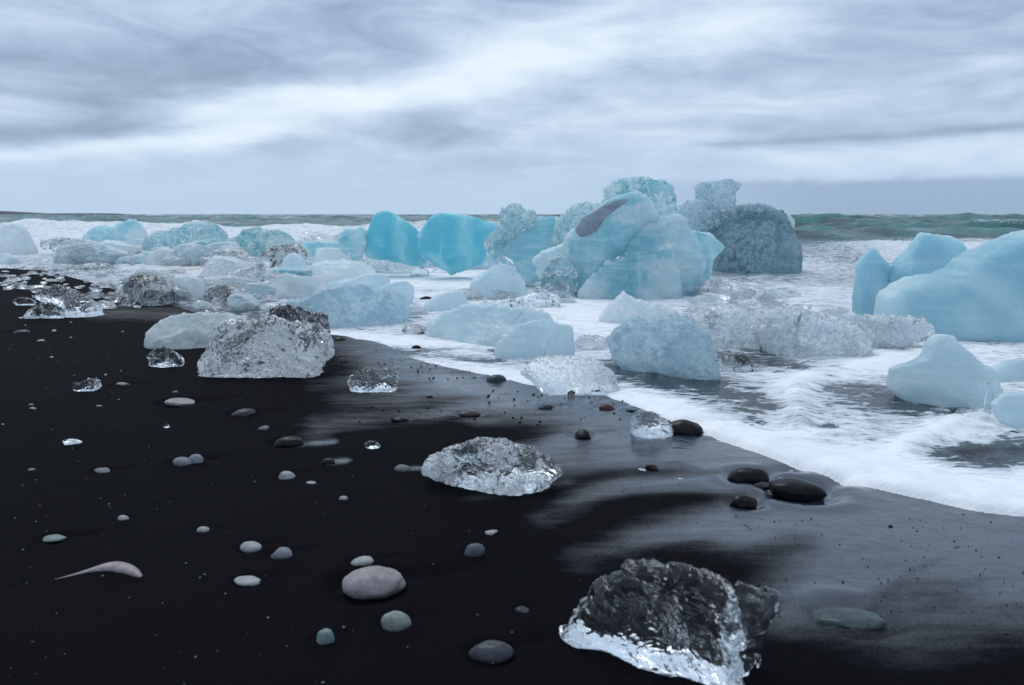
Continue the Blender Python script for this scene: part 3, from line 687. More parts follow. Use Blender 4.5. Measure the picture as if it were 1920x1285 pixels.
    if (((V - V.mean(0))[tri[:, 0]]) * np.cross(V[tri[:, 1]] - V[tri[:, 0]], V[tri[:, 2]] - V[tri[:, 0]])).sum() < 0: tri = tri[:, ::-1]
    return V, tri
used_names = {}
def ice(label, poly, T, m, name='ice_block', cat='ice block', group=None, parent=None, **kw):
    if m.name in ('clear_ice', 'clear_ice_near', 'clear_white_ice', 'clear_bright_ice') and kw.get('D') is None: kw['gap'] = True
    V, F = build_ice(poly, T, **kw)
    loc = (0, 0, 0)
    if parent is None: loc = (V[:, 0].mean(), V[:, 1].mean(), 0.0)
    else: V = V - np.array(parent.location)
    o = mesh_obj(name, V, F, m, loc=loc, parent=parent)
    if parent is None: tag(o, label, cat, group)
    elif label: o['label'] = label
    return o
def berg(label, px, py, cat='iceberg', name='iceberg', group=None):
    o = bpy.data.objects.new(name, None); o.location = ground(px, py); COL.objects.link(o); return tag(o, label, cat, group)

M_turq = frost_ice('turquoise_ice', (0.12, 0.63, 0.75), (0.54, 0.86, 0.91), (0.76, 0.90, 0.93), 0.12, 0.35, 0.8, 1.8, layer=0.12, edge=0.9, haze=0.3)
M_blue = frost_ice('pale_blue_ice', (0.30, 0.68, 0.78), (0.74, 0.89, 0.93), (0.84, 0.92, 0.94), 0.10, 0.36, 0.9, 2.0, layer=0.5, edge=0.9, haze=0.25)
M_bluebump = frost_ice('bumpy_blue_ice', (0.16, 0.55, 0.66), (0.62, 0.84, 0.88), (0.90, 0.95, 0.96), 0.0, 0.18, 1.0, 2.6, grain=0.2, layer=0.35, edge=1.0, glass=0.75, gsc=4.5)
M_big = frost_ice('smooth_blue_ice', (0.38, 0.66, 0.77), (0.66, 0.85, 0.90), (0.72, 0.85, 0.89), 0.2, 0.36, 0.8, 1.1, layer=0.38, edge=0.6, haze=0.2)
M_frost = frost_ice('frosted_grey_ice', (0.58, 0.80, 0.88), (0.76, 0.90, 0.94), (0.88, 0.93, 0.96), 0.0, 0.42, 0.8, 2.5, layer=0.5, edge=1.0, specks=0.25, haze=0.42)
M_frost2 = frost_ice('frosted_white_ice', (0.70, 0.85, 0.90), (0.84, 0.93, 0.95), (0.92, 0.95, 0.97), 0.0, 0.36, 0.9, 3.5, layer=0.5, edge=1.0, specks=0.5, haze=0.5)
M_dark = frost_ice('dirty_dark_ice', (0.12, 0.28, 0.34), (0.30, 0.50, 0.57), (0.58, 0.72, 0.78), 0.0, 0.22, 1.0, 3.6, grain=0.42, layer=0.25, edge=0.6, glass=0.5, gsc=6)
M_gran = frost_ice('granular_blue_ice', (0.42, 0.63, 0.74), (0.62, 0.79, 0.86), (0.78, 0.86, 0.90), 0.0, 0.18, 0.5, 4.5, grain=0.2, specks=0.25, layer=0.3, edge=0.9, glass=0.55, gsc=5)
M_rub = frost_ice('glittering_rubble_ice', (0.72, 0.84, 0.90), (0.84, 0.92, 0.95), (0.94, 0.97, 0.98), 0.0, 0.14, 0.55, 4.0, grain=0.12, specks=0.4, layer=0.3, edge=0.9, glass=0.65, gsc=4.5)
M_slate = frost_ice('grey_silt_in_ice', (0.17, 0.215, 0.26), (0.27, 0.32, 0.37), (0.34, 0.42, 0.47), 0.0, 0.5, 0.3, 4.0, layer=0.2, edge=0.1)
M_clear = clear_ice('clear_ice', bub=0.30, scale=12, thr=0.58, bump=0.3)
M_clear_front = clear_ice('clear_ice_near', bub=0.42, scale=8, thr=0.582, bump=0.2)
M_clear_white = clear_ice('clear_white_ice', bub=0.42, scale=10, thr=0.565, bump=0.3)
M_clear_bright = clear_ice('clear_bright_ice', bub=0.42, scale=13, thr=0.51, bump=0.2, dirt=0.25)
M_clear_dirty = clear_ice('clear_dirty_ice', bub=0.30, scale=8, dirt=0.5, thr=0.55, bump=0.4)
M_clear_far = clear_ice('clear_ice_far', tint=(0.88, 0.96, 1.0), bub=0.42, scale=6, rough=0.05, dirt=0.15, thr=0.53, bump=0.4)

P = lambda ox, oy, s, *c: [(ox + a * s, oy + b * s) for a, b in c]
q4 = lambda *c: P(1040, 320, 0.25, *c)
q3 = lambda *c: P(760, 320, 0.25, *c)
q2 = lambda *c: P(400, 380, 0.25, *c)
q1 = lambda *c: P(0, 380, 0.25, *c)
q5 = lambda *c: P(1440, 380, 0.25, *c)
q6 = lambda *c: P(720, 540, 0.25, *c)
q7 = lambda *c: P(1080, 540, 0.25, *c)

# --- the great turquoise berg in the middle
D0 = ground(0, 562)[1]
b = berg('tallest turquoise iceberg in the middle, with a bumpy crown and a grey silt hollow', 1190, 540)
ice('bumpy turquoise crown', q4((380, 140), (430, 95), (560, 65), (680, 60), (800, 90), (870, 125), (890, 220), (905, 340), (900, 460), (700, 470), (560, 380), (480, 300), (400, 210)), 0.45, M_bluebump, 'crown', parent=b, D=D0 + 1.1, ext_=0.12, amp=0.14, sc=2.2, mode='ridge', facets=5, seed=1)
ice(None, q4((640, 420), (780, 370), (900, 330), (965, 350), (1010, 420), (1070, 500), (1105, 600), (1118, 680), (1090, 760), (1030, 830), (970, 930), (700, 950), (500, 900), (480, 640)), 0.62, M_blue, 'body', parent=b, D=D0 + 0.65, amp=0.10, sc=1.6, facets=9, mode='ridge', seed=2)
ice(None, q4((80, 540), (150, 450), (220, 370), (320, 290), (470, 215), (620, 168), (700, 225), (750, 300), (762, 370), (700, 425), (560, 540), (420, 640), (340, 760), (250, 860), (160, 860), (110, 780), (100, 640)), 0.40, M_blue, 'slab', parent=b, D=D0 + 0.62, amp=0.08, sc=2.0, facets=4, mode='ridge', seed=3)
ice('grey silt streak frozen into the slab', q4((150, 450), (200, 360), (320, 285), (450, 228), (570, 205), (500, 260), (400, 340), (330, 430), (270, 480), (190, 500)), 0.10, M_slate, 'silt_streak', parent=b, D=D0 + 0.25, ext_=0, amp=0.05, sc=2, mode='smooth', seed=4)
ice(None, q4((185, 885), (240, 820), (330, 745), (390, 690), (500, 660), (570, 620), (640, 640), (740, 632), (820, 590), (868, 560), (905, 680), (935, 840), (945, 940), (880, 965), (700, 985), (560, 975), (350, 985), (240, 955)), 0.42, M_blue, 'foot', parent=b, D=D0 + 0.12, amp=0.08, sc=1.7, facets=8, mode='ridge', seed=5)
ice(None, q3((960, 660), (1020, 620), (1180, 560), (1290, 520), (1420, 560), (1400, 720), (1300, 840), (1150, 830), (1000, 760)), 0.35, M_blue, 'left_foot', parent=b, D=D0 + 1.15, amp=0.08, sc=2.2, facets=3, seed=6)

ice('pale smooth horn shaped ice leaning against the tall turquoise iceberg', q4((1030, 440), (1100, 475), (1165, 465), (1225, 530), (1272, 575), (1240, 622), (1190, 665), (1165, 740), (1155, 808), (1060, 812), (1050, 700), (1060, 600)), 0.24, M_blue, D=D0 + 1.5, amp=0.05, sc=1.2, facets=3, mode='smooth', seed=7)
# --- the dark dirty berg to its right
b = berg('large dark grey porous iceberg with a ragged crown, right of the turquoise one', 1400, 512)
D1 = ground(0, 516)[1]
ice(None, q4((1060, 480), (1080, 380), (1140, 320), (1250, 290), (1340, 270), (1460, 258), (1560, 258), (1660, 285), (1725, 330), (1760, 420), (1820, 500), (1856, 600), (1838, 690), (1820, 755), (1700, 775), (1500, 790), (1300, 786), (1155, 780), (1180, 670), (1220, 600), (1150, 520)), 0.95, M_dark, 'body', parent=b, D=D1 + 0.6, taper=0.15, amp=0.045, sc=5, mode='lump', seed=8, dens=2.2)
ice('pale ragged crown', q4((1080, 290), (1075, 200), (1055, 135), (1100, 92), (1180, 100), (1240, 80), (1330, 78), (1392, 98), (1365, 140), (1335, 175), (1350, 250), (1290, 300), (1180, 320)), 0.3, M_gran, 'crown', parent=b, D=D1 + 0.5, ext_=0.12, amp=0.14, sc=3.2, mode='spike', seed=9, dens=2.2)
ice('bright glittering ridge', q4((890, 290), (930, 270), (1000, 250), (1090, 230), (1180, 260), (1300, 290), (1400, 330), (1380, 400), (1220, 410), (1150, 430), (1080, 480), (1000, 430), (930, 350)), 0.34, M_gran, 'ridge', parent=b, D=D1 + 0.15, ext_=0.12, amp=0.13, sc=3.2, mode='spike', seed=10, dens=2.2)
ice('small white tip', q4((1700, 320), (1745, 300), (1765, 330), (1800, 380), (1800, 410), (1760, 435), (1710, 400)), 0.12, M_frost2, 'tip', parent=b, D=D1 + 0.5, ext_=0.12, amp=0.06, sc=2, seed=11)
ice('paler pitted cap', q4((1130, 430), (1240, 300), (1400, 262), (1560, 255), (1665, 300), (1620, 370), (1480, 400), (1330, 440), (1210, 500)), 0.45, M_gran, 'cap', parent=b, D=D1 + 0.12, ext_=0, amp=0.10, sc=3.0, mode='ridge', seed=262, facets=4)
# --- behind and left of the great berg
ice('low glittering granular ice ridge running behind the tall turquoise iceberg', q3((1110, 460), (1150, 370), (1230, 320), (1290, 265), (1340, 250), (1400, 270), (1480, 245), (1540, 195), (1560, 300), (1500, 420), (1360, 520), (1200, 540)), 0.35, M_bluebump, D=D0 + 2.2, amp=0.14, sc=3.4, mode='spike', seed=12, dens=2.4)
b = berg('blue iceberg with a spiky glassy crown, left of the tallest one', 990, 492)
ice(None, q3((600, 590), (690, 500), (830, 420), (960, 370), (1000, 355), (1140, 345), (1172, 400), (1192, 500), (1200, 620), (1050, 680), (930, 700), (800, 700), (700, 670)), 0.42, M_blue, 'body', parent=b, D=D0 + 2.6, amp=0.05, sc=1.2, facets=4, mode='smooth', seed=13)
ice('spiky glassy crown', q3((600, 545), (640, 495), (690, 450), (735, 400), (715, 330), (740, 288), (790, 290), (812, 255), (880, 285), (900, 325), (945, 298), (965, 345), (960, 390), (860, 440), (760, 520), (660, 570)), 0.26, M_bluebump, 'crown', parent=b, D=D0 + 2.35, ext_=0.12, amp=0.20, sc=3.0, mode='spike', seed=14, dens=2.2)
ice('vivid turquoise ice wedge in the back row, right one of the smooth pair', q3((95, 490), (150, 410), (200, 345), (240, 312), (330, 325), (500, 338), (600, 378), (710, 405), (700, 450), (620, 520), (600, 600), (480, 620), (350, 640), (230, 610), (120, 580)), 0.55, M_turq, D=D0 + 4.6, amp=0.05, sc=1.2, facets=4, mode='smooth', seed=15)
ice('vivid turquoise ice wedge in the back row, left one of the smooth pair', q2((1130, 290), (1165, 210), (1200, 100), (1240, 70), (1310, 55), (1370, 90), (1440, 135), (1500, 175), (1540, 225), (1590, 300), (1600, 350), (1500, 350), (1300, 330), (1150, 320)), 0.5, M_turq, D=D0 + 5.2, amp=0.04, sc=1.2, facets=3, mode='smooth', seed=16)
ice('small pale twin peaked ice left of the turquoise wedges', q2((930, 270), (950, 225), (1010, 190), (1060, 205), (1100, 170), (1150, 215), (1170, 300), (1100, 330), (960, 320)), 0.35, M_blue, D=D0 + 5.0, amp=0.07, sc=2, facets=3, seed=17)
# --- far left row
ice('blue humped iceberg with a toothed back, leftmost whole one in the surf', q1((585, 300), (640, 238), (715, 188), (760, 165), (800, 192), (860, 180), (920, 148), (980, 126), (1020, 142), (1065, 180), (1095, 225), (1095, 300), (1060, 325), (740, 330), (600, 325)), 0.75, M_blue, D=21.5 + ground(0, 462)[1] * 0 + 16, amp=0.06, sc=2.0, mode='ridge', seed=18)
ice('blue domed iceberg with a turquoise bumpy face in the far left row', q1((1075, 350), (1115, 265), (1195, 208), (1240, 230), (1330, 198), (1420, 168), (1480, 146), (1560, 146), (1635, 180), (1695, 240), (1735, 315), (1700, 350), (1600, 370), (1480, 390), (1300, 370)), 0.75, M_bluebump, D=30, amp=0.08, sc=2.2, mode='ridge', seed=19)
ice('pale iceberg cut by the left edge of the view', q1((-160, 230), (-60, 180), (0, 172), (60, 168), (130, 156), (180, 190), (220, 280), (245, 370), (180, 395), (0, 400), (-150, 390)), 0.8, M_frost2, D=29, amp=0.10, sc=2.4, seed=20)
ice('low grey gritty mound in the foam at left', q1((405, 440), (450, 400), (550, 368), (700, 358), (800, 372), (860, 415), (865, 460), (640, 470), (440, 465)), 0.5, M_gran, D=24, amp=0.08, sc=4, mode='spike', seed=21)
ice('jumbled pale ice pile right of the domed iceberg', q2((85, 320), (130, 285), (180, 275), (240, 205), (320, 185), (380, 212), (480, 215), (560, 245), (605, 300), (650, 320), (600, 370), (400, 390), (200, 390), (100, 370)), 0.6, M_bluebump, D=27, amp=0.12, sc=2.6, seed=22)
ice('flat blue shelf of ice behind the jumbled middle pieces', q2((640, 330), (680, 295), (800, 290), (930, 300), (990, 340), (960, 420), (760, 430), (650, 400)), 0.5, M_blue, D=25, amp=0.04, sc=1.5, mode='smooth', facets=3, seed=23)
ice('dark topped ice crag among the left rubble', q2((355, 400), (420, 350), (500, 325), (600, 318), (650, 320), (690, 370), (700, 400), (560, 440), (420, 440)), 0.35, M_clear_dirty, D=22, amp=0.14, sc=3, seed=24)

L = [  # label, polygon, T, D or None, material, kwargs
 ('grey frosted cone of ice in the left jumble', q2((500, 540), (525, 440), (540, 400), (600, 375), (655, 395), (690, 440), (715, 510), (700, 560), (560, 570)), 0.28, None, M_frost, dict(facets=4, mode='smooth', amp=0.05)),
 ('rounded pale block with a flat top in the middle jumble', q2((740, 470), (765, 400), (780, 350), (860, 338), (960, 345), (1010, 375), (1035, 440), (1010, 500), (850, 500)), 0.32, 19.5, M_frost2, dict(facets=4, mode='smooth', amp=0.05)),
 ('wide pale mound behind the long dark streaked slab', q2((700, 520), (740, 470), (860, 440), (1000, 442), (1100, 445), (1180, 480), (1215, 530), (1220, 600), (1000, 620), (780, 600)), 0.42, None, M_frost2, dict(facets=3, mode='ridge', amp=0.06)),
 ('pale low block in the white water left of the slab', q2((385, 700), (430, 640), (470, 560), (540, 530), (640, 540), (720, 560), (790, 540), (830, 580), (860, 640), (840, 690), (700, 720), (480, 730)), 0.38, None, M_frost2, dict(facets=4, mode='smooth', amp=0.06)),
 ('long pale back of ice joining the slab from behind', q2((800, 640), (900, 590), (1050, 570), (1160, 530), (1300, 540), (1330, 600), (1310, 650), (1100, 680), (880, 700)), 0.36, 15.2, M_frost, dict(facets=4, mode='smooth', amp=0.05)),
 ('blue grey blade of ice standing at the right end of the streaked slab', q2((1250, 640), (1320, 600), (1440, 588), (1510, 625), (1500, 700), (1480, 790), (1400, 800), (1300, 740)), 0.16, 13.4, M_frost, dict(facets=4, mode='smooth', amp=0.04)),
 ('long angular ice slab with dark hollows in the centre left', q2((560, 750), (680, 720), (840, 670), (980, 630), (1120, 615), (1200, 650), (1330, 670), (1440, 730), (1480, 800), (1430, 860), (1300, 880), (1120, 930), (980, 945), (860, 930), (760, 860), (640, 800)), 0.36, None, M_gran, dict(yaw=0.5, facets=6, mode='ridge', amp=0.06, dens=2.4)),
 ('small glassy dome at the right foot of the streaked slab', q2((1170, 850), (1200, 800), (1260, 780), (1330, 800), (1360, 850), (1300, 885), (1200, 885)), 0.14, None, M_clear_far, dict(amp=0.08, sc=3)),
 ('clean frosted trapezoid of ice left of the glassy crags', q3((465, 950), (495, 820), (560, 770), (620, 738), (700, 708), (745, 698), (820, 728), (870, 790), (905, 860), (940, 930), (900, 955), (700, 965), (520, 960)), 0.36, None, M_frost, dict(taper=0.85, fam=0.42, facets=6, mode='smooth', amp=0.03)),
 ('tiny glassy cap behind the frosted trapezoid', q3((680, 700), (700, 650), (740, 640), (800, 670), (830, 730), (780, 760), (700, 750)), 0.12, 15.6, M_clear_far, dict(amp=0.12, sc=3)),
 ('thin glassy crag between the trapezoid and the round topped crag', q3((860, 800), (900, 730), (950, 670), (985, 615), (1020, 690), (1060, 730), (1040, 840), (960, 860), (900, 860)), 0.14, None, M_clear_far, dict(amp=0.12, sc=3)),
 ('round topped glassy crag with a dark cap before the tallest iceberg', q3((1010, 900), (1025, 800), (1060, 740), (1100, 680), (1150, 638), (1190, 645), (1250, 715), (1285, 800), (1288, 940), (1200, 960), (1060, 950)), 0.22, None, M_clear_far, dict(amp=0.08, sc=4, dens=2)),
 ('upper left frosted end of the long grey slab group', q6((230, 275), (260, 200), (310, 115), (420, 50), (500, 30), (590, 22), (620, 90), (660, 150), (640, 250), (480, 330), (320, 320)), 0.24, 12.4, M_frost, dict(facets=4, mode='smooth', amp=0.04)),
 ('long frosted grey slab lying in the white water at centre', q6((300, 300), (420, 200), (520, 160), (640, 135), (800, 140), (960, 150), (1100, 150), (1220, 195), (1260, 260), (1200, 380), (1000, 440), (830, 445), (640, 395), (440, 350)), 0.40, None, M_frost, dict(yaw=-0.8, facets=10, fam=0.4, mode='ridge', amp=0.05, sc=2.2, taper=0.8)),
 ('frosted grey block at the right front of the long slab', q6((830, 440), (900, 360), (1000, 290), (1100, 250), (1230, 235), (1300, 260), (1410, 300), (1425, 400), (1415, 480), (1280, 515), (1180, 520), (1000, 565), (900, 540), (850, 500)), 0.32, None, M_frost, dict(facets=10, fam=0.4, mode='ridge', amp=0.04, sc=2.0, taper=0.7)),
 ('crumbly glassy ledge behind the long frosted slab', q6((930, 130), (1000, 90), (1100, 50), (1200, 40), (1300, 60), (1325, 110), (1260, 150), (1160, 190), (1040, 190)), 0.16, 12.9, M_clear_far, dict(amp=0.14, sc=3)),
 ('small glassy lump on top of the long frosted slab', q6((700, 150), (740, 110), (820, 120), (880, 90), (950, 120), (960, 170), (860, 190), (740, 175)), 0.10, 12.3, M_clear_far, dict(amp=0.14, sc=3)),
 ('round glassy boulder of ice resting on a lower lump', q6((1418, 470), (1425, 400), (1470, 350), (1560, 345), (1640, 355), (1710, 400), (1770, 460), (1790, 530), (1740, 600), (1640, 610), (1500, 590), (1440, 540)), 0.20, 8.9, M_clear, dict(amp=0.07, sc=3.6, dens=1.8, mode='lump')),
 ('low wide glassy lump under the round glassy boulder', q6((1040, 640), (1100, 570), (1180, 530), (1300, 520), (1440, 540), (1560, 560), (1660, 600), (1740, 690), (1748, 770), (1620, 810), (1480, 800), (1320, 760), (1180, 720)), 0.26, None, M_clear_white, dict(amp=0.09, sc=3.6, dens=1.8, mode='ridge')),
 ('blue granular broken block with a curved glassy rim', q7((225, 380), (300, 290), (350, 228), (450, 205), (530, 238), (580, 210), (640, 196), (780, 196), (880, 235), (965, 290), (1015, 370), (1062, 500), (1095, 610), (1060, 690), (900, 670), (740, 610), (560, 540), (350, 540), (270, 470)), 0.34, None, M_gran, dict(yaw=-0.8, facets=4, mode='lump', amp=0.05, sc=3, dens=1.9)),
 ('pale pointed ice behind the blue granular block', q7((170, 330), (200, 220), (260, 130), (330, 80), (370, 35), (420, 85), (500, 110), (640, 140), (760, 190), (720, 260), (500, 300), (300, 380)), 0.25, 11.0, M_frost2, dict(facets=3, mode='ridge', amp=0.09, sc=3)),
 ('dim glassy lump lying in dark water right of the granular block', q7((1080, 620), (1100, 520), (1180, 480), (1280, 500), (1330, 560), (1335, 630), (1240, 655), (1140, 655)), 0.16, None, M_clear_dirty, dict(amp=0.08, sc=3)),
 ('left part of the long glittering ice ridge in the wash', [(a_, 668 - (668 - b_) * 0.72) for a_, b_ in [(1270, 600), (1300, 578), (1340, 563), (1400, 558), (1450, 570), (1480, 600), (1480, 650), (1440, 662), (1370, 652), (1310, 630)]], 0.36, None, M_rub, dict(amp=0.20, sc=2.6, dens=2.2, mode='ridge', facets=7, fam=0.4)),
 ('middle part of the long glittering ice ridge in the wash', [(a_, 668 - (668 - b_) * 0.72) for a_, b_ in [(1420, 600), (1440, 562), (1480, 556), (1520, 568), (1570, 582), (1610, 600), (1620, 640), (1600, 672), (1560, 682), (1520, 668), (1450, 664)]], 0.40, None, M_rub, dict(amp=0.20, sc=2.6, dens=2.2, mode='ridge', facets=7, fam=0.4)),
 ('right tapering end of the long glittering ice ridge', [(1560, 600), (1600, 595), (1650, 602), (1690, 598), (1725, 604), (1742, 618), (1700, 636), (1650, 648), (1610, 660), (1570, 650)], 0.26, None, M_rub, dict(amp=0.20, sc=2.6, dens=2.2, mode='ridge', facets=7, fam=0.4)),
 ('tall pale spire at the left of the big smooth blue iceberg', q5((655, 560), (665, 460), (700, 400), (742, 362), (770, 318), (792, 362), (850, 420), (930, 480), (1040, 530), (1000, 640), (900, 720), (860, 820), (850, 905), (740, 885), (660, 850), (650, 700)), 0.30, None, M_big, dict(facets=0, mode='smooth', amp=0.04)),
 ('rounded pale blue hump behind the big smooth iceberg', q5((900, 500), (960, 430), (1050, 350), (1110, 270), (1135, 225), (1240, 238), (1360, 252), (1440, 290), (1500, 370), (1500, 480), (1400, 560), (1200, 580), (1000, 580)), 0.45, 11.2, M_big, dict(facets=4, mode='smooth', amp=0.04)),
 ('big smooth blue iceberg at the right edge, low and rounded', q5((832, 790), (860, 700), (960, 625), (1100, 580), (1300, 545), (1420, 480), (1540, 370), (1700, 290), (1850, 215), (1960, 195), (2300, 160), (2700, 240), (2900, 600), (2800, 1000), (2400, 1080), (1900, 1070), (1700, 1065), (1450, 1030), (1200, 970), (920, 905), (850, 860)), 0.85, None, M_big, dict(facets=4, mode='smooth', amp=0.035, dens=4, taper=0.35)),
 ('smooth grey frosted slab with a blunt peak at the right', [(1664, 717), (1667, 690), (1700, 680), (1733, 668), (1740, 640), (1753, 627), (1784, 629), (1808, 652), (1832, 675), (1858, 688), (1868, 730), (1850, 775), (1800, 778), (1765, 760), (1735, 740), (1690, 728)], 0.26, None, M_frost, dict(yaw=-0.7, facets=2, mode='smooth', amp=0.03)),
 ('smooth frosted slab cut by the right edge of the view', [(1852, 700), (1885, 682), (1920, 672), (1985, 668), (2030, 700), (2040, 760), (1980, 790), (1900, 775), (1865, 760)], 0.24, 7.0, M_frost, dict(facets=3, mode='smooth', amp=0.04)),
 ('lower frosted block before the slab at the right edge', [(1862, 760), (1880, 742), (1930, 733), (2000, 735), (2030, 790), (1980, 815), (1900, 800), (1870, 785)], 0.16, None, M_frost, dict(facets=3, mode='smooth', amp=0.04)),
 ('small upright clear ice stub before the grey frosted slab', [(1846, 765), (1850, 735), (1848, 722), (1856, 718), (1862, 724), (1860, 738), (1872, 768), (1860, 775)], 0.03, 5.75, M_clear, dict(amp=0.08, sc=2, dens=1.6)),
 ('wide frosted slab on sand left of the tall clear chunk', q1((1105, 1010), (1140, 950), (1190, 900), (1300, 865), (1400, 835), (1560, 830), (1720, 850), (1900, 900), (1900, 1000), (1700, 1050), (1590, 1075), (1530, 1102), (1400, 1095), (1270, 1062), (1130, 1045)), 0.42, None, M_frost2, dict(facets=9, fam=0.42, mode='ridge', amp=0.07, sc=2.6, taper=0.85, ext_=0.25)),
 ('largest bright clear ice chunk standing on the sand left of centre', [(379, 682), (388, 670), (400, 662), (400, 646), (418, 628), (424, 609), (436, 602), (453, 600), (468, 605), (486, 606), (520, 600), (560, 610), (600, 622), (614, 640), (616, 661), (602, 673), (595, 691), (582, 704), (537, 704), (501, 713), (455, 711), (437, 711), (413, 701), (388, 702)], 0.34, None, M_clear_bright, dict(amp=0.13, sc=3.4, dens=1.6, mode='ridge', facets=4)),
 ('dark sparkling crown of ice rising behind the bright clear chunk', [(505, 625), (500, 605), (508, 586), (522, 578), (538, 575), (560, 582), (583, 594), (607, 592), (614, 618), (618, 650), (600, 665), (560, 660), (520, 645)], 0.20, 9.0, M_clear_dirty, dict(amp=0.12, sc=4.0, dens=1.6, mode='ridge')),
 ('small clear lump with dark hollows at the end of the wet streak', [(654, 716), (664, 702), (688, 690), (702, 694), (712, 699), (728, 692), (746, 689), (744, 712), (741, 731), (716, 734), (692, 737), (672, 735), (661, 728)], 0.11, None, M_clear, dict(amp=0.10, sc=3, dens=1.5)),
 ('small diamond shaped clear ice on sand, left of the bright chunk', [(277, 668), (290, 657), (305, 651), (318, 655), (332, 666), (343, 676), (336, 688), (318, 691), (302, 690), (289, 688)], 0.10, None, M_clear_white, dict(amp=0.08, sc=2.6, dens=1.5, facets=5)),
 ('tiny sparkling ice chip on the upper left sand', [(138, 728), (148, 720), (160, 714), (176, 711), (190, 716), (190, 726), (172, 730), (152, 736)], 0.05, None, M_clear_white, dict(amp=0.14, sc=2.6, dens=1.3)),
 ('flat white ice sliver on the left sand', [(117, 826), (130, 824), (144, 824), (154, 830), (140, 836), (126, 835)], 0.04, None, M_clear_white, dict(amp=0.08, sc=2.6, dens=1.2)),
 ('tiny bright ice bead above the pale speckled stone', [(684, 832), (692, 827), (704, 828), (713, 835), (710, 843), (698, 845), (687, 839)], 0.03, None, M_clear_white, dict(amp=0.08, sc=2.6, dens=1.2)),
 ('tiny pointed ice crumb in the upper left sand', [(307, 803), (311, 793), (316, 798), (319, 803), (312, 805)], 0.015, None, M_clear_white, dict(amp=0.08, sc=2, dens=1.0)),
 ('flat diamond shaped slab of clear ice in the middle of the sand', [(796, 876), (810, 864), (826, 859), (842, 845), (862, 833), (885, 830), (920, 828), (955, 831), (977, 845), (1005, 848), (1026, 857), (1046, 874), (1047, 893), (1031, 908), (1006, 921), (990, 931), (965, 933), (945, 924), (910, 928), (880, 915), (842, 897), (806, 884)], 0.27, None, M_clear_bright, dict(ext_=0.0, amp=0.09, sc=3.0, dens=1.5, facets=8, mode='ridge')),
 ('round sparkling glassy ice mirrored in the wet sand', [(1181, 792), (1186, 779), (1200, 772), (1214, 770), (1230, 773), (1248, 783), (1262, 799), (1260, 814), (1242, 822), (1215, 824), (1195, 820), (1184, 808)], 0.13, None, M_clear, dict(amp=0.09, sc=3.6, dens=1.4, mode='lump')),
 ('wedge shaped clear ice at the left edge of the rubble', q1((155, 865), (220, 810), (290, 765), (345, 748), (420, 770), (470, 810), (490, 855), (420, 875), (280, 870)), 0.16, None, M_clear_white, dict(amp=0.08, sc=2.8, dens=1.8, facets=3)),
 ('sloping clear lump behind the wedge of ice at left', q1((270, 700), (350, 650), (400, 625), (470, 640), (560, 680), (640, 720), (700, 760), (765, 800), (765, 850), (650, 860), (540, 830), (450, 770), (340, 740)), 0.26, None, M_clear, dict(amp=0.12, sc=3.4, dens=1.8)),
 ('low oblong ice chip left of the clear wedge', q1((100, 745), (140, 715), (200, 712), (265, 740), (265, 772), (200, 775), (130, 765)), 0.08, None, M_clear_white, dict(amp=0.08, sc=2.6, dens=1.5)),
 ('large rounded clear piece in the left rubble with frosted foot', q1((910, 730), (940, 640), (1000, 560), (1080, 540), (1160, 560), (1270, 590), (1300, 660), (1310, 750), (1180, 775), (1020, 760)), 0.34, None, M_clear_far, dict(amp=0.10, sc=3, dens=2)),
 ('smooth frosted wall of ice right of the rounded clear piece', q1((1240, 700), (1280, 610), (1320, 560), (1420, 550), (1500, 570), (1545, 640), (1530, 710), (1440, 730), (1330, 735)), 0.26, None, M_frost2, dict(facets=3, mode='smooth', amp=0.05)),
 ('small white frosted cake of ice on the wet sand at left', q1((1430, 770), (1470, 745), (1560, 745), (1600, 775), (1560, 805), (1480, 800)), 0.10, None, M_frost2, dict(mode='smooth', amp=0.05)),
 ('gritty dark speckled mound right of the frosted wall', q2((-60, 700), (-20, 650), (60, 630), (160, 645), (250, 665), (300, 700), (280, 760), (150, 770), (0, 760)), 0.30, None, M_clear_dirty, dict(amp=0.12, sc=4, dens=2)),
 ('bluish grey block behind the gritty speckled mound', q2((310, 570), (340, 510), (400, 490), (450, 510), (480, 560), (430, 590), (340, 595)), 0.18, None, M_frost, dict(facets=3, amp=0.05)),
 ('tall pale clear heap in the middle of the left rubble', q2((140, 610), (180, 540), (230, 470), (300, 450), (370, 470), (410, 540), (380, 600), (280, 625)), 0.28, None, M_clear_far, dict(amp=0.12, sc=3)),
 ('grey granular block between the trapezoid and the turquoise wedges', q3((405, 720), (420, 620), (500, 570), (600, 560), (690, 600), (720, 680), (690, 745), (560, 755)), 0.36, None, M_gran, dict(facets=4, amp=0.06, mode='smooth')),
 ('flat grey granular block left of the other granular one', q3((10, 700), (40, 620), (150, 560), (250, 545), (350, 590), (425, 660), (420, 725), (250, 740), (100, 735)), 0.42, None, M_gran, dict(facets=4, amp=0.07)),
 ('small frosted lump in front of the flat granular block', q3((35, 780), (60, 735), (120, 725), (180, 755), (175, 790), (80, 798)), 0.12, None, M_clear_far, dict(amp=0.1, sc=3)),
 ('second small frosted lump in front of the flat granular block', q3((190, 770), (220, 735), (290, 735), (320, 765), (270, 782), (210, 782)), 0.10, None, M_clear_far, dict(amp=0.1, sc=3)),
 ('gritty clear lump in the foam left of the long slab', q6((135, 320), (170, 285), (240, 275), (310, 295), (375, 325), (370, 350), (220, 352)), 0.12, None, M_clear_dirty, dict(amp=0.1, sc=3, dens=2)),
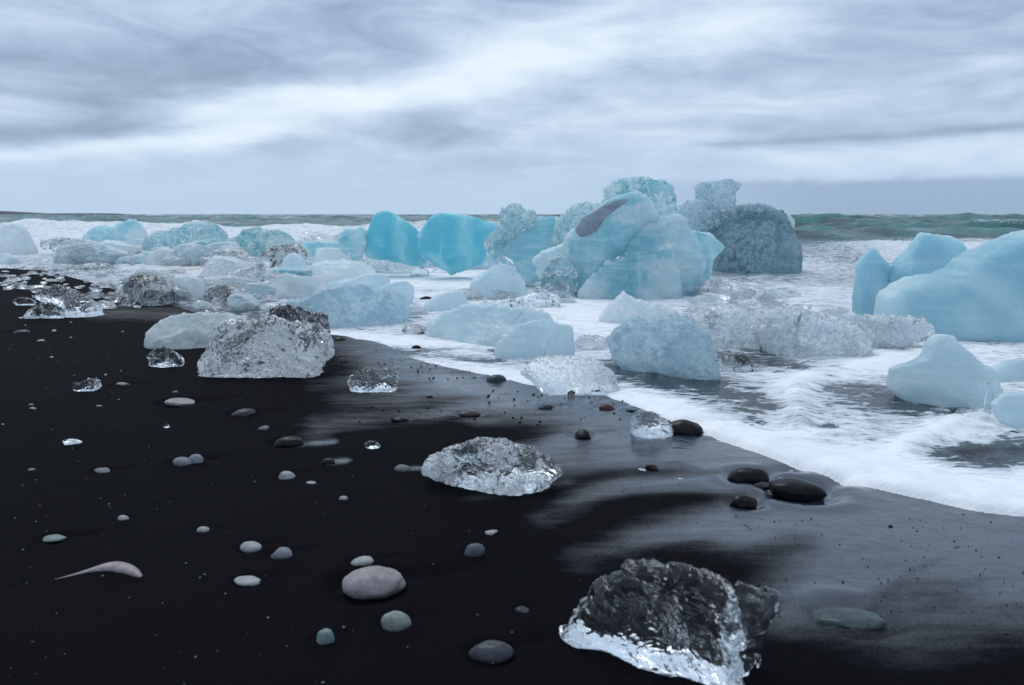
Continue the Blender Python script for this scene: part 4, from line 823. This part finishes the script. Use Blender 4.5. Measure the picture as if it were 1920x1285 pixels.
 ('pale crumbly ice heap below the turquoise wedges', q2((1130, 420), (1160, 340), (1240, 300), (1350, 300), (1420, 290), (1520, 330), (1540, 400), (1500, 460), (1300, 470)), 0.5, 20.5, M_rub, dict(amp=0.12, sc=3)),
 ('pale ice knob left of the crumbly heap', q2((960, 360), (1010, 300), (1080, 290), (1160, 330), (1180, 400), (1150, 450), (1040, 450), (980, 410)), 0.4, 21.5, M_blue, dict(amp=0.08, sc=2, facets=3)),
 ('clear broken piece at the right end of the wide pale mound', q2((1150, 520), (1160, 450), (1220, 440), (1290, 470), (1310, 510), (1280, 530)), 0.2, None, M_clear_far, dict(amp=0.12, sc=3)),
 ('frosted low lump behind the dark topped crag', q2((40, 390), (70, 340), (130, 330), (200, 345), (260, 380), (240, 415), (120, 420)), 0.4, 23, M_frost, dict(amp=0.08, sc=2)),
 ('pale long low ice at the left end of the foam', q1((-120, 440), (0, 380), (70, 385), (140, 430), (170, 470), (60, 485), (-100, 480)), 0.4, None, M_frost, dict(amp=0.06, sc=2, mode='smooth')),
 ('thin pale floe beside the low grey mound', q1((860, 450), (900, 410), (970, 400), (1000, 440), (990, 475), (900, 478)), 0.3, None, M_frost, dict(amp=0.06, sc=2, mode='smooth')),
 ('grey rounded lump in front of the domed iceberg', q1((970, 440), (1000, 395), (1070, 385), (1130, 420), (1130, 465), (1020, 478)), 0.3, None, M_gran, dict(amp=0.08, sc=3)),
 ('pale broad lump under the domed iceberg', q1((1100, 440), (1130, 370), (1220, 340), (1330, 360), (1400, 410), (1410, 470), (1250, 490), (1130, 480)), 0.45, None, M_frost2, dict(amp=0.08, sc=2.4)),
 ('grey blue lump at the right foot of the domed iceberg', q1((1640, 400), (1680, 340), (1780, 320), (1870, 360), (1880, 410), (1760, 425)), 0.35, None, M_frost, dict(amp=0.08, sc=2.4)),
 ('low crumbly ice ledge along the left swash', q1((560, 500), (640, 465), (740, 455), (830, 470), (870, 500), (760, 520), (620, 520)), 0.35, None, M_clear_far, dict(amp=0.12, sc=3)),
]
for k, (lab, poly, T, D, m, kw) in enumerate(L):
    kw = dict(kw); kw['amp'] = kw.get('amp', 0.06) * 1.15; kw.setdefault('sc', 2.2)
    if kw.get('mode') == 'smooth': kw['facets'] = kw.get('facets', 3) + 5; kw['amp'] = kw['amp'] * 1.3
    name = 'clear_ice_chunk' if m in (M_clear, M_clear_bright, M_clear_white, M_clear_dirty, M_clear_far, M_clear_front) else 'ice_block'
    ice(lab, poly, T, m, name, 'ice chunk' if name == 'clear_ice_chunk' else 'ice block', D=D, seed=30 + k, **kw)

# --- nearest clear chunk: main body and a fin joined at its right
b = berg('big glassy clear ice chunk nearest to the viewer, with a finned right end', 1250, 1230, 'ice chunk', 'clear_ice_chunk')
qz = lambda *c: P(1020, 965, 0.25, *c)
Dz = ground(0, 1275)[1] + 0.10
ice(None, qz((145, 870), (205, 800), (290, 720), (370, 640), (430, 530), (530, 470), (620, 425), (750, 395), (900, 405), (1000, 415), (1100, 455), (1220, 485), (1395, 565), (1430, 700), (1440, 850), (1440, 1000), (1470, 1120), (1440, 1250), (1370, 1290), (1250, 1275), (1100, 1220), (950, 1170), (800, 1150), (700, 1090), (560, 1040), (420, 1010), (250, 960), (165, 920)), 0.16, M_clear_front, 'body', parent=b, D=Dz, gap=True, yaw=-0.6, ext_=0.22, amp=0.11, sc=2.6, dens=2.2, facets=9, mode='ridge', seed=200)
ice('upright fin with two horns', qz((1330, 760), (1390, 650), (1425, 630), (1440, 540), (1480, 508), (1540, 545), (1600, 550), (1680, 530), (1775, 575), (1740, 660), (1690, 760), (1655, 850), (1640, 950), (1612, 1075), (1560, 1040), (1500, 1140), (1440, 1180), (1380, 1060), (1350, 900)), 0.07, M_clear_front, 'fin', parent=b, D=Dz - 0.06, gap=True, yaw=0.5, ext_=0.15, taper=0.3, amp=0.05, sc=2.0, dens=1.8, facets=3, mode='lump', seed=201)

# ------------------------------------------------------------------ stones
def stone_mesh(rx, ry, rz, kind, seed, n=30):
    th_ = np.linspace(0, math.pi, n // 2 + 1); phh = np.linspace(0, 2 * math.pi, n, endpoint=False)
    T_, Ph = np.meshgrid(th_[1:-1], phh, indexing='ij')
    D_ = np.stack([np.sin(T_) * np.cos(Ph), np.sin(T_) * np.sin(Ph), np.cos(T_)], -1).reshape(-1, 3)
    D_ = np.vstack([D_, [[0, 0, 1]], [[0, 0, -1]]])
    sd_ = np.array([seed * 1.7, seed * 0.9, seed * 2.3]); r = np.random.default_rng(seed)
    V = D_ * (1 + (0.17 if kind in ('round', 'oval', 'flat_oval') else 0.24) * fbm(D_ * 1.1 + sd_, 3))[:, None]
    if kind in ('angular', 'flat', 'slab'):
        for k in range(7 if kind == 'angular' else 4):
            nn = r.normal(size=3); nn /= np.linalg.norm(nn); d = (V @ nn).max() * r.uniform(0.62, 0.85)
            V -= np.maximum(0, V @ nn - d)[:, None] * nn * 0.92
    if kind in ('flat_oval',): V[:, 0] += 0.12 * V[:, 0] ** 2 * 1.0
    V *= (rx, ry, rz)
    m_ = n // 2 - 1; i = np.arange(m_ * n).reshape(m_, n); j = np.roll(i, -1, 1)
    q_ = np.stack([i[:-1], i[1:], j[1:], j[:-1]], -1).reshape(-1, 4)
    tr = np.vstack([q_[:, [0, 1, 2]], q_[:, [0, 2, 3]]]); a = m_ * n; bb = a + 1
    tr = np.vstack([tr, np.stack([np.full(n, a), i[0], j[0]], -1), np.stack([np.full(n, bb), j[-1], i[-1]], -1)])
    return V, tr
def stone_dims(px, pyb, w, h):
    g = ground(px, pyb); d = g[1]; al = math.atan2(CAM_H, d); mpp = math.hypot(d, CAM_H) / FOC / 1.0
    rx = w * mpp / 2; ry = rx * 0.72; H = h * mpp
    c2 = (H * 0.56) ** 2 - (ry * math.sin(al)) ** 2
    rz = math.sqrt(max(c2, (0.2 * rx) ** 2)) / math.cos(al)
    return g, d, rx, ry, rz
for k, (px_, pyb, w, h, ck, lab, kind) in enumerate(STONES):
    g, d, rx, ry, rz = stone_dims(px_, pyb, w, h)
    V, F_ = stone_mesh(rx, ry, rz, kind, k + 1, 40 if w > 50 else 26 if w > 24 else 16)
    if kind in ('flat', 'slab'): rot = random.uniform(-0.25, 0.25)
    else: rot = random.uniform(-0.3, 0.3)
    loc = (g[0], g[1] + ry * 0.8, rz * (0.16 if kind != 'slab' else -0.55) - 0.003)
    o = mesh_obj('stone', V, F_, SM[ck]); o.location = loc; o.rotation_euler = (0, random.uniform(-0.12, 0.12), rot)
    tag(o, lab, 'stone', 'stones scattered on the black beach')
    if k == 0:
        Vp, Fp = stone_mesh(rx * 0.06, rx * 0.06, rx * 0.05, 'round', 77, 12)
        pt = mesh_obj('pit', Vp, Fp, SM['dark'], parent=o); pt.location = (rx * 0.74, -ry * 0.48, rz * 0.30)
# the long pink stone with a thin tail
def tail_stone():
    pts = [(101, 1082, 0.6), (120, 1078, 1.5), (145, 1072, 3), (170, 1066, 6), (190, 1062, 10), (210, 1060, 13), (228, 1062, 14), (245, 1066, 12), (258, 1073, 10), (266, 1077, 3)]
    V = []; n = 16
    for px_, py_, r_ in pts:
        g = ground(px_, py_ + 4); mpp = math.hypot(g[1], CAM_H) / FOC; r = r_ * mpp
        for a in np.linspace(0, 2 * math.pi, n, endpoint=False): V.append((g[0], g[1] + 1.25 * r * math.cos(a), -0.002 + 0.75 * r * math.sin(a) + 0.1 * r))
    V = np.array(V); m_ = len(pts); i = np.arange(m_ * n).reshape(m_, n); j = np.roll(i, -1, 1)
    F_ = np.stack([i[:-1], i[1:], j[1:], j[:-1]], -1).reshape(-1, 4)
    c = V.mean(0) * (1, 1, 0); o = mesh_obj('stone', V, F_, stone_material('stone_pink', (0.22, 0.19, 0.205), 0.45), loc=tuple(c))
    md = o.modifiers.new('s', 'SUBSURF'); md.levels = 1; md.render_levels = 2
    tag(o, 'long pinkish stone with a thin sand covered tail at the lower left', 'stone', 'stones scattered on the black beach')
tail_stone()

# ------------------------------------------------------------------ ice rubble: copies of a few shapes
PROTO = []
for v_ in range(4):
    row = []
    for k, mm in enumerate([M_clear_white, M_clear, M_frost2, M_clear_bright, M_clear_dirty, M_rub, M_blue, M_frost]):
        r_ = np.random.default_rng(900 + k * 7 + v_); nn_ = 9; an_ = np.sort(r_.uniform(0, 2 * math.pi, nn_)); hh_ = r_.uniform(22, 60)
        pk = r_.uniform(-0.6, 0.6)
        pg = [(960 + 62 * math.cos(a_) * r_.uniform(0.75, 1.0), 560 - (hh_ * 0.5 + hh_ * (0.9 * math.sin(a_) + 0.55 * math.exp(-((math.cos(a_) - pk) / 0.25) ** 2) * (math.sin(a_) > 0)) * r_.uniform(0.7, 1.1))) for a_ in -an_[::-1]]
        pg = [(x_, min(y_, 566)) for x_, y_ in pg]
        V, F_ = build_ice(pg, 0.30, dens=3.6, amp=0.11, sc=2.4, facets=6, mode='ridge', seed=700 + k * 5 + v_, raw=True, D=12.0, taper=0.4)
        me = bpy.data.meshes.new('ice_chip'); me.from_pydata([tuple(v) for v in V], [], [tuple(map(int, f)) for f in F_]); me.materials.append(mm)
        me.polygons.foreach_set('use_smooth', np.ones(len(me.polygons), bool)); me['h'] = float(V[:, 2].max()); row.append(me)
    PROTO.append(row)
LAND = [(np.array(o_.location[:2]), o_['label']) for o_ in COL.objects if o_.parent is None and o_.get('category') in ('ice block', 'ice chunk', 'iceberg')]
SHORT = {}
taken = set()
def describe(o, w, mi, noun):
    """a label of its own for a piece big enough to be picked out: size, kind of ice and its neighbour"""
    kind = ['cloudy clear', 'glassy clear', 'frosted white', 'streaky clear', 'dark speckled', 'glittering pale', 'pale blue', 'frosted grey'][mi]
    size = 'tiny' if w < 12 else 'small' if w < 20 else 'medium sized' if w < 34 else 'large'
    p = np.array(o.location[:2]); ds = sorted((float(np.linalg.norm((p - q_) * (1.6, 1))), l_, q_) for q_, l_ in LAND)
    for d_, l_, q_ in ds[:4]:
        dx, dy = p - q_
        side = ('left of' if dx < 0 else 'right of') if abs(dx) > abs(dy) * 0.6 else ('behind' if dy > 0 else 'in front of')
        words = l_.split(); ref = ' '.join(words[:7]).rstrip(',')
        while ref.split()[-1] in ('of', 'the', 'a', 'in', 'on', 'at', 'with', 'by', 'and', 'left', 'right', 'one', 'from', 'to', 'under', 'behind', 'before', 'among', 'lower'): ref = ' '.join(ref.split()[:-1])
        lab = f'{size} {kind} {noun} {side} the {ref}'
        if lab not in taken and len(lab.split()) <= 16: taken.add(lab); return lab
    return None
def chips(region, count, wmin, wmax, label, group, mats, cat='ice chip', flat=0.8, pw=2.0):
    r = np.random.default_rng(len(label) + count)
    for k in range(count):
        x0, y0, x1, y1 = region[r.integers(len(region))]
        px_, py_ = r.uniform(x0, x1), r.uniform(y0, y1)
        g = ground(px_, py_); w = wmin + (wmax - wmin) * r.random() ** pw
        if py_ < 482 and w > 30: w = 30 + (w - 30) * 0.45
        s = w * math.hypot(g[1], CAM_H) / FOC / 2; mi = mats[r.integers(len(mats))]
        o = bpy.data.objects.new('ice_chip' if w < 34 else 'ice_lump', PROTO[r.integers(4)][mi]); COL.objects.link(o)
        o.location = (g[0], g[1] + 0.5 * s, s * 0.03); o.scale = (s, s * r.uniform(0.8, 1.3), min(s * flat * r.uniform(0.50, 1.10), 0.62) / o.data['h']); o.rotation_euler = (r.uniform(-.1, .1), r.uniform(-.1, .1), r.uniform(-0.6, 0.6) + math.pi * r.integers(2))
        lab = describe(o, w, mi, 'chip' if w < 34 else 'lump') if w >= 9 else None
        tag(o, lab or label, cat if w < 34 else 'ice block', group)
chips([(0, 512, 120, 548), (0, 515, 60, 545), (60, 530, 200, 565)], 90, 6, 26, 'small white ice crumb on black sand below the left foam edge', 'ice crumbs at the left edge of the swash', [0, 1, 3])
chips([(90, 500, 260, 545), (150, 545, 240, 570), (180, 520, 330, 560)], 42, 10, 42, 'broken clear ice piece in the left rubble belt', 'broken clear ice in the left rubble belt', [0, 1, 3, 4])
chips([(330, 478, 520, 530), (380, 530, 500, 590), (300, 480, 420, 500)], 44, 10, 46, 'broken ice piece among the ochre tinted foam', 'broken ice among the ochre foam', [0, 2, 3, 4, 5])
chips([(500, 470, 860, 505), (560, 450, 760, 470), (440, 460, 600, 480)], 40, 14, 56, 'rough ice lump in the back of the jumble', 'rough ice lumps at the back of the jumble', [2, 5, 5, 0])
chips([(230, 470, 560, 510), (300, 500, 700, 530), (430, 530, 560, 560), (240, 540, 400, 575), (560, 470, 700, 500), (100, 470, 300, 500), (480, 460, 700, 480), (400, 540, 520, 590)], 100, 34, 105, 'rough ice lump in the jumble', 'ice lumps making up the jumble at centre left', [2, 0, 5, 1, 3, 2, 3, 6, 7, 3, 4, 0, 7, 5], pw=1.3, flat=1.05)
chips([(640, 470, 900, 500), (700, 590, 790, 605), (1000, 540, 1090, 570), (860, 560, 960, 575)], 20, 20, 60, 'rough ice lump by the slabs', 'ice lumps between the frosted slabs', [3, 5, 0, 7], pw=1.3)
chips([(400, 560, 600, 600), (560, 570, 640, 590)], 8, 10, 34, 'small ice lump beside the long streaked slab', 'ice lumps beside the streaked slab', [0, 4])
chips([(190, 560, 300, 580), (330, 545, 520, 585)], 16, 16, 60, 'clear broken ice on the wet sand at left', 'clear broken ice on the wet sand at left', [0, 1, 3, 4], pw=1.4)
chips([(720, 590, 800, 612), (1000, 555, 1050, 580)], 9, 10, 28, 'small clear ice lump by the frosted slabs', 'small ice lumps by the frosted slabs', [0, 1])
chips([(1280, 590, 1600, 668), (1560, 620, 1720, 645), (1300, 560, 1520, 600)], 74, 16, 84, 'jagged lump heaped along the long glittering ice ridge', 'lumps heaped along the glittering ridge', [5, 3, 0, 3, 1], pw=1.5)
chips([(0, 640, 250, 800), (0, 600, 250, 640)], 14, 3, 9, 'tiny ice crumb on the open upper left sand', 'tiny ice crumbs on the upper left sand', [0, 3])
chips([(1750, 785, 1900, 800), (1490, 790, 1540, 800)], 5, 6, 12, 'tiny clear ice crumb in the foam at right', 'tiny ice crumbs in the right foam', [0, 3])
chips([(1180, 870, 1520, 900)], 4, 8, 18, 'thin ice flake on wet sand by the black boulders', 'ice flakes by the black boulders', [1, 3])

# ------------------------------------------------------------------ gravel and specks
def gravel(name, label, regions, count, smin, smax, m, seed, gk=1.8):
    r = np.random.default_rng(seed); base_, fc = stone_mesh(1, 0.8, 0.55, 'angular', seed, 8); VV = []; FF = []
    for k in range(count):
        x0, y0, x1, y1 = regions[r.integers(len(regions))]
        px_, py_ = r.uniform(x0, x1), r.uniform(y0, y1); g = ground(px_, py_)
        if shore_sd(np.array([g[0]]), np.array([g[1]]))[0] > 0.02 and name == 'gravel': continue
        s = (smin + (smax - smin) * r.random() ** gk); a = r.uniform(0, 6.28); ca, sa = math.cos(a), math.sin(a)
        v = base_ * s; v = np.stack([v[:, 0] * ca - v[:, 1] * sa, v[:, 0] * sa + v[:, 1] * ca, v[:, 2]], -1) + (g[0], g[1], s * 0.25 + float(0))
        FF.append(fc + len(base_) * len(VV)); VV.append(v)
    o = mesh_obj(name, np.vstack(VV), np.vstack(FF), m); tag(o, label, kind='stuff'); return o
gravel('gravel', 'dark gravel strewn along the edge of the wash', [(620, 640, 900, 720), (700, 680, 900, 712), (900, 720, 1350, 800), (640, 740, 1100, 800)], 420, 0.003, 0.016, SM['dark'], 5, 3.2)
gravel('fine_gravel', 'fine dark grit on the wet sand', [(1000, 900, 1500, 1100), (1400, 960, 1920, 1250)], 700, 0.0015, 0.006, SM['dark'], 6, 2.2)
gravel('pale_grit', 'pale grit specks scattered over the black sand', [(0, 610, 560, 760), (0, 700, 700, 1000), (0, 900, 1000, 1285), (0, 620, 250, 680)], 520, 0.0015, 0.007, SM['grey'], 7, 3.0)
gravel('foam_gravel', 'dark gravel showing in the gap of the foam at right', [(1780, 835, 1930, 885), (1750, 820, 1800, 850)], 90, 0.008, 0.03, SM['dark'], 8)
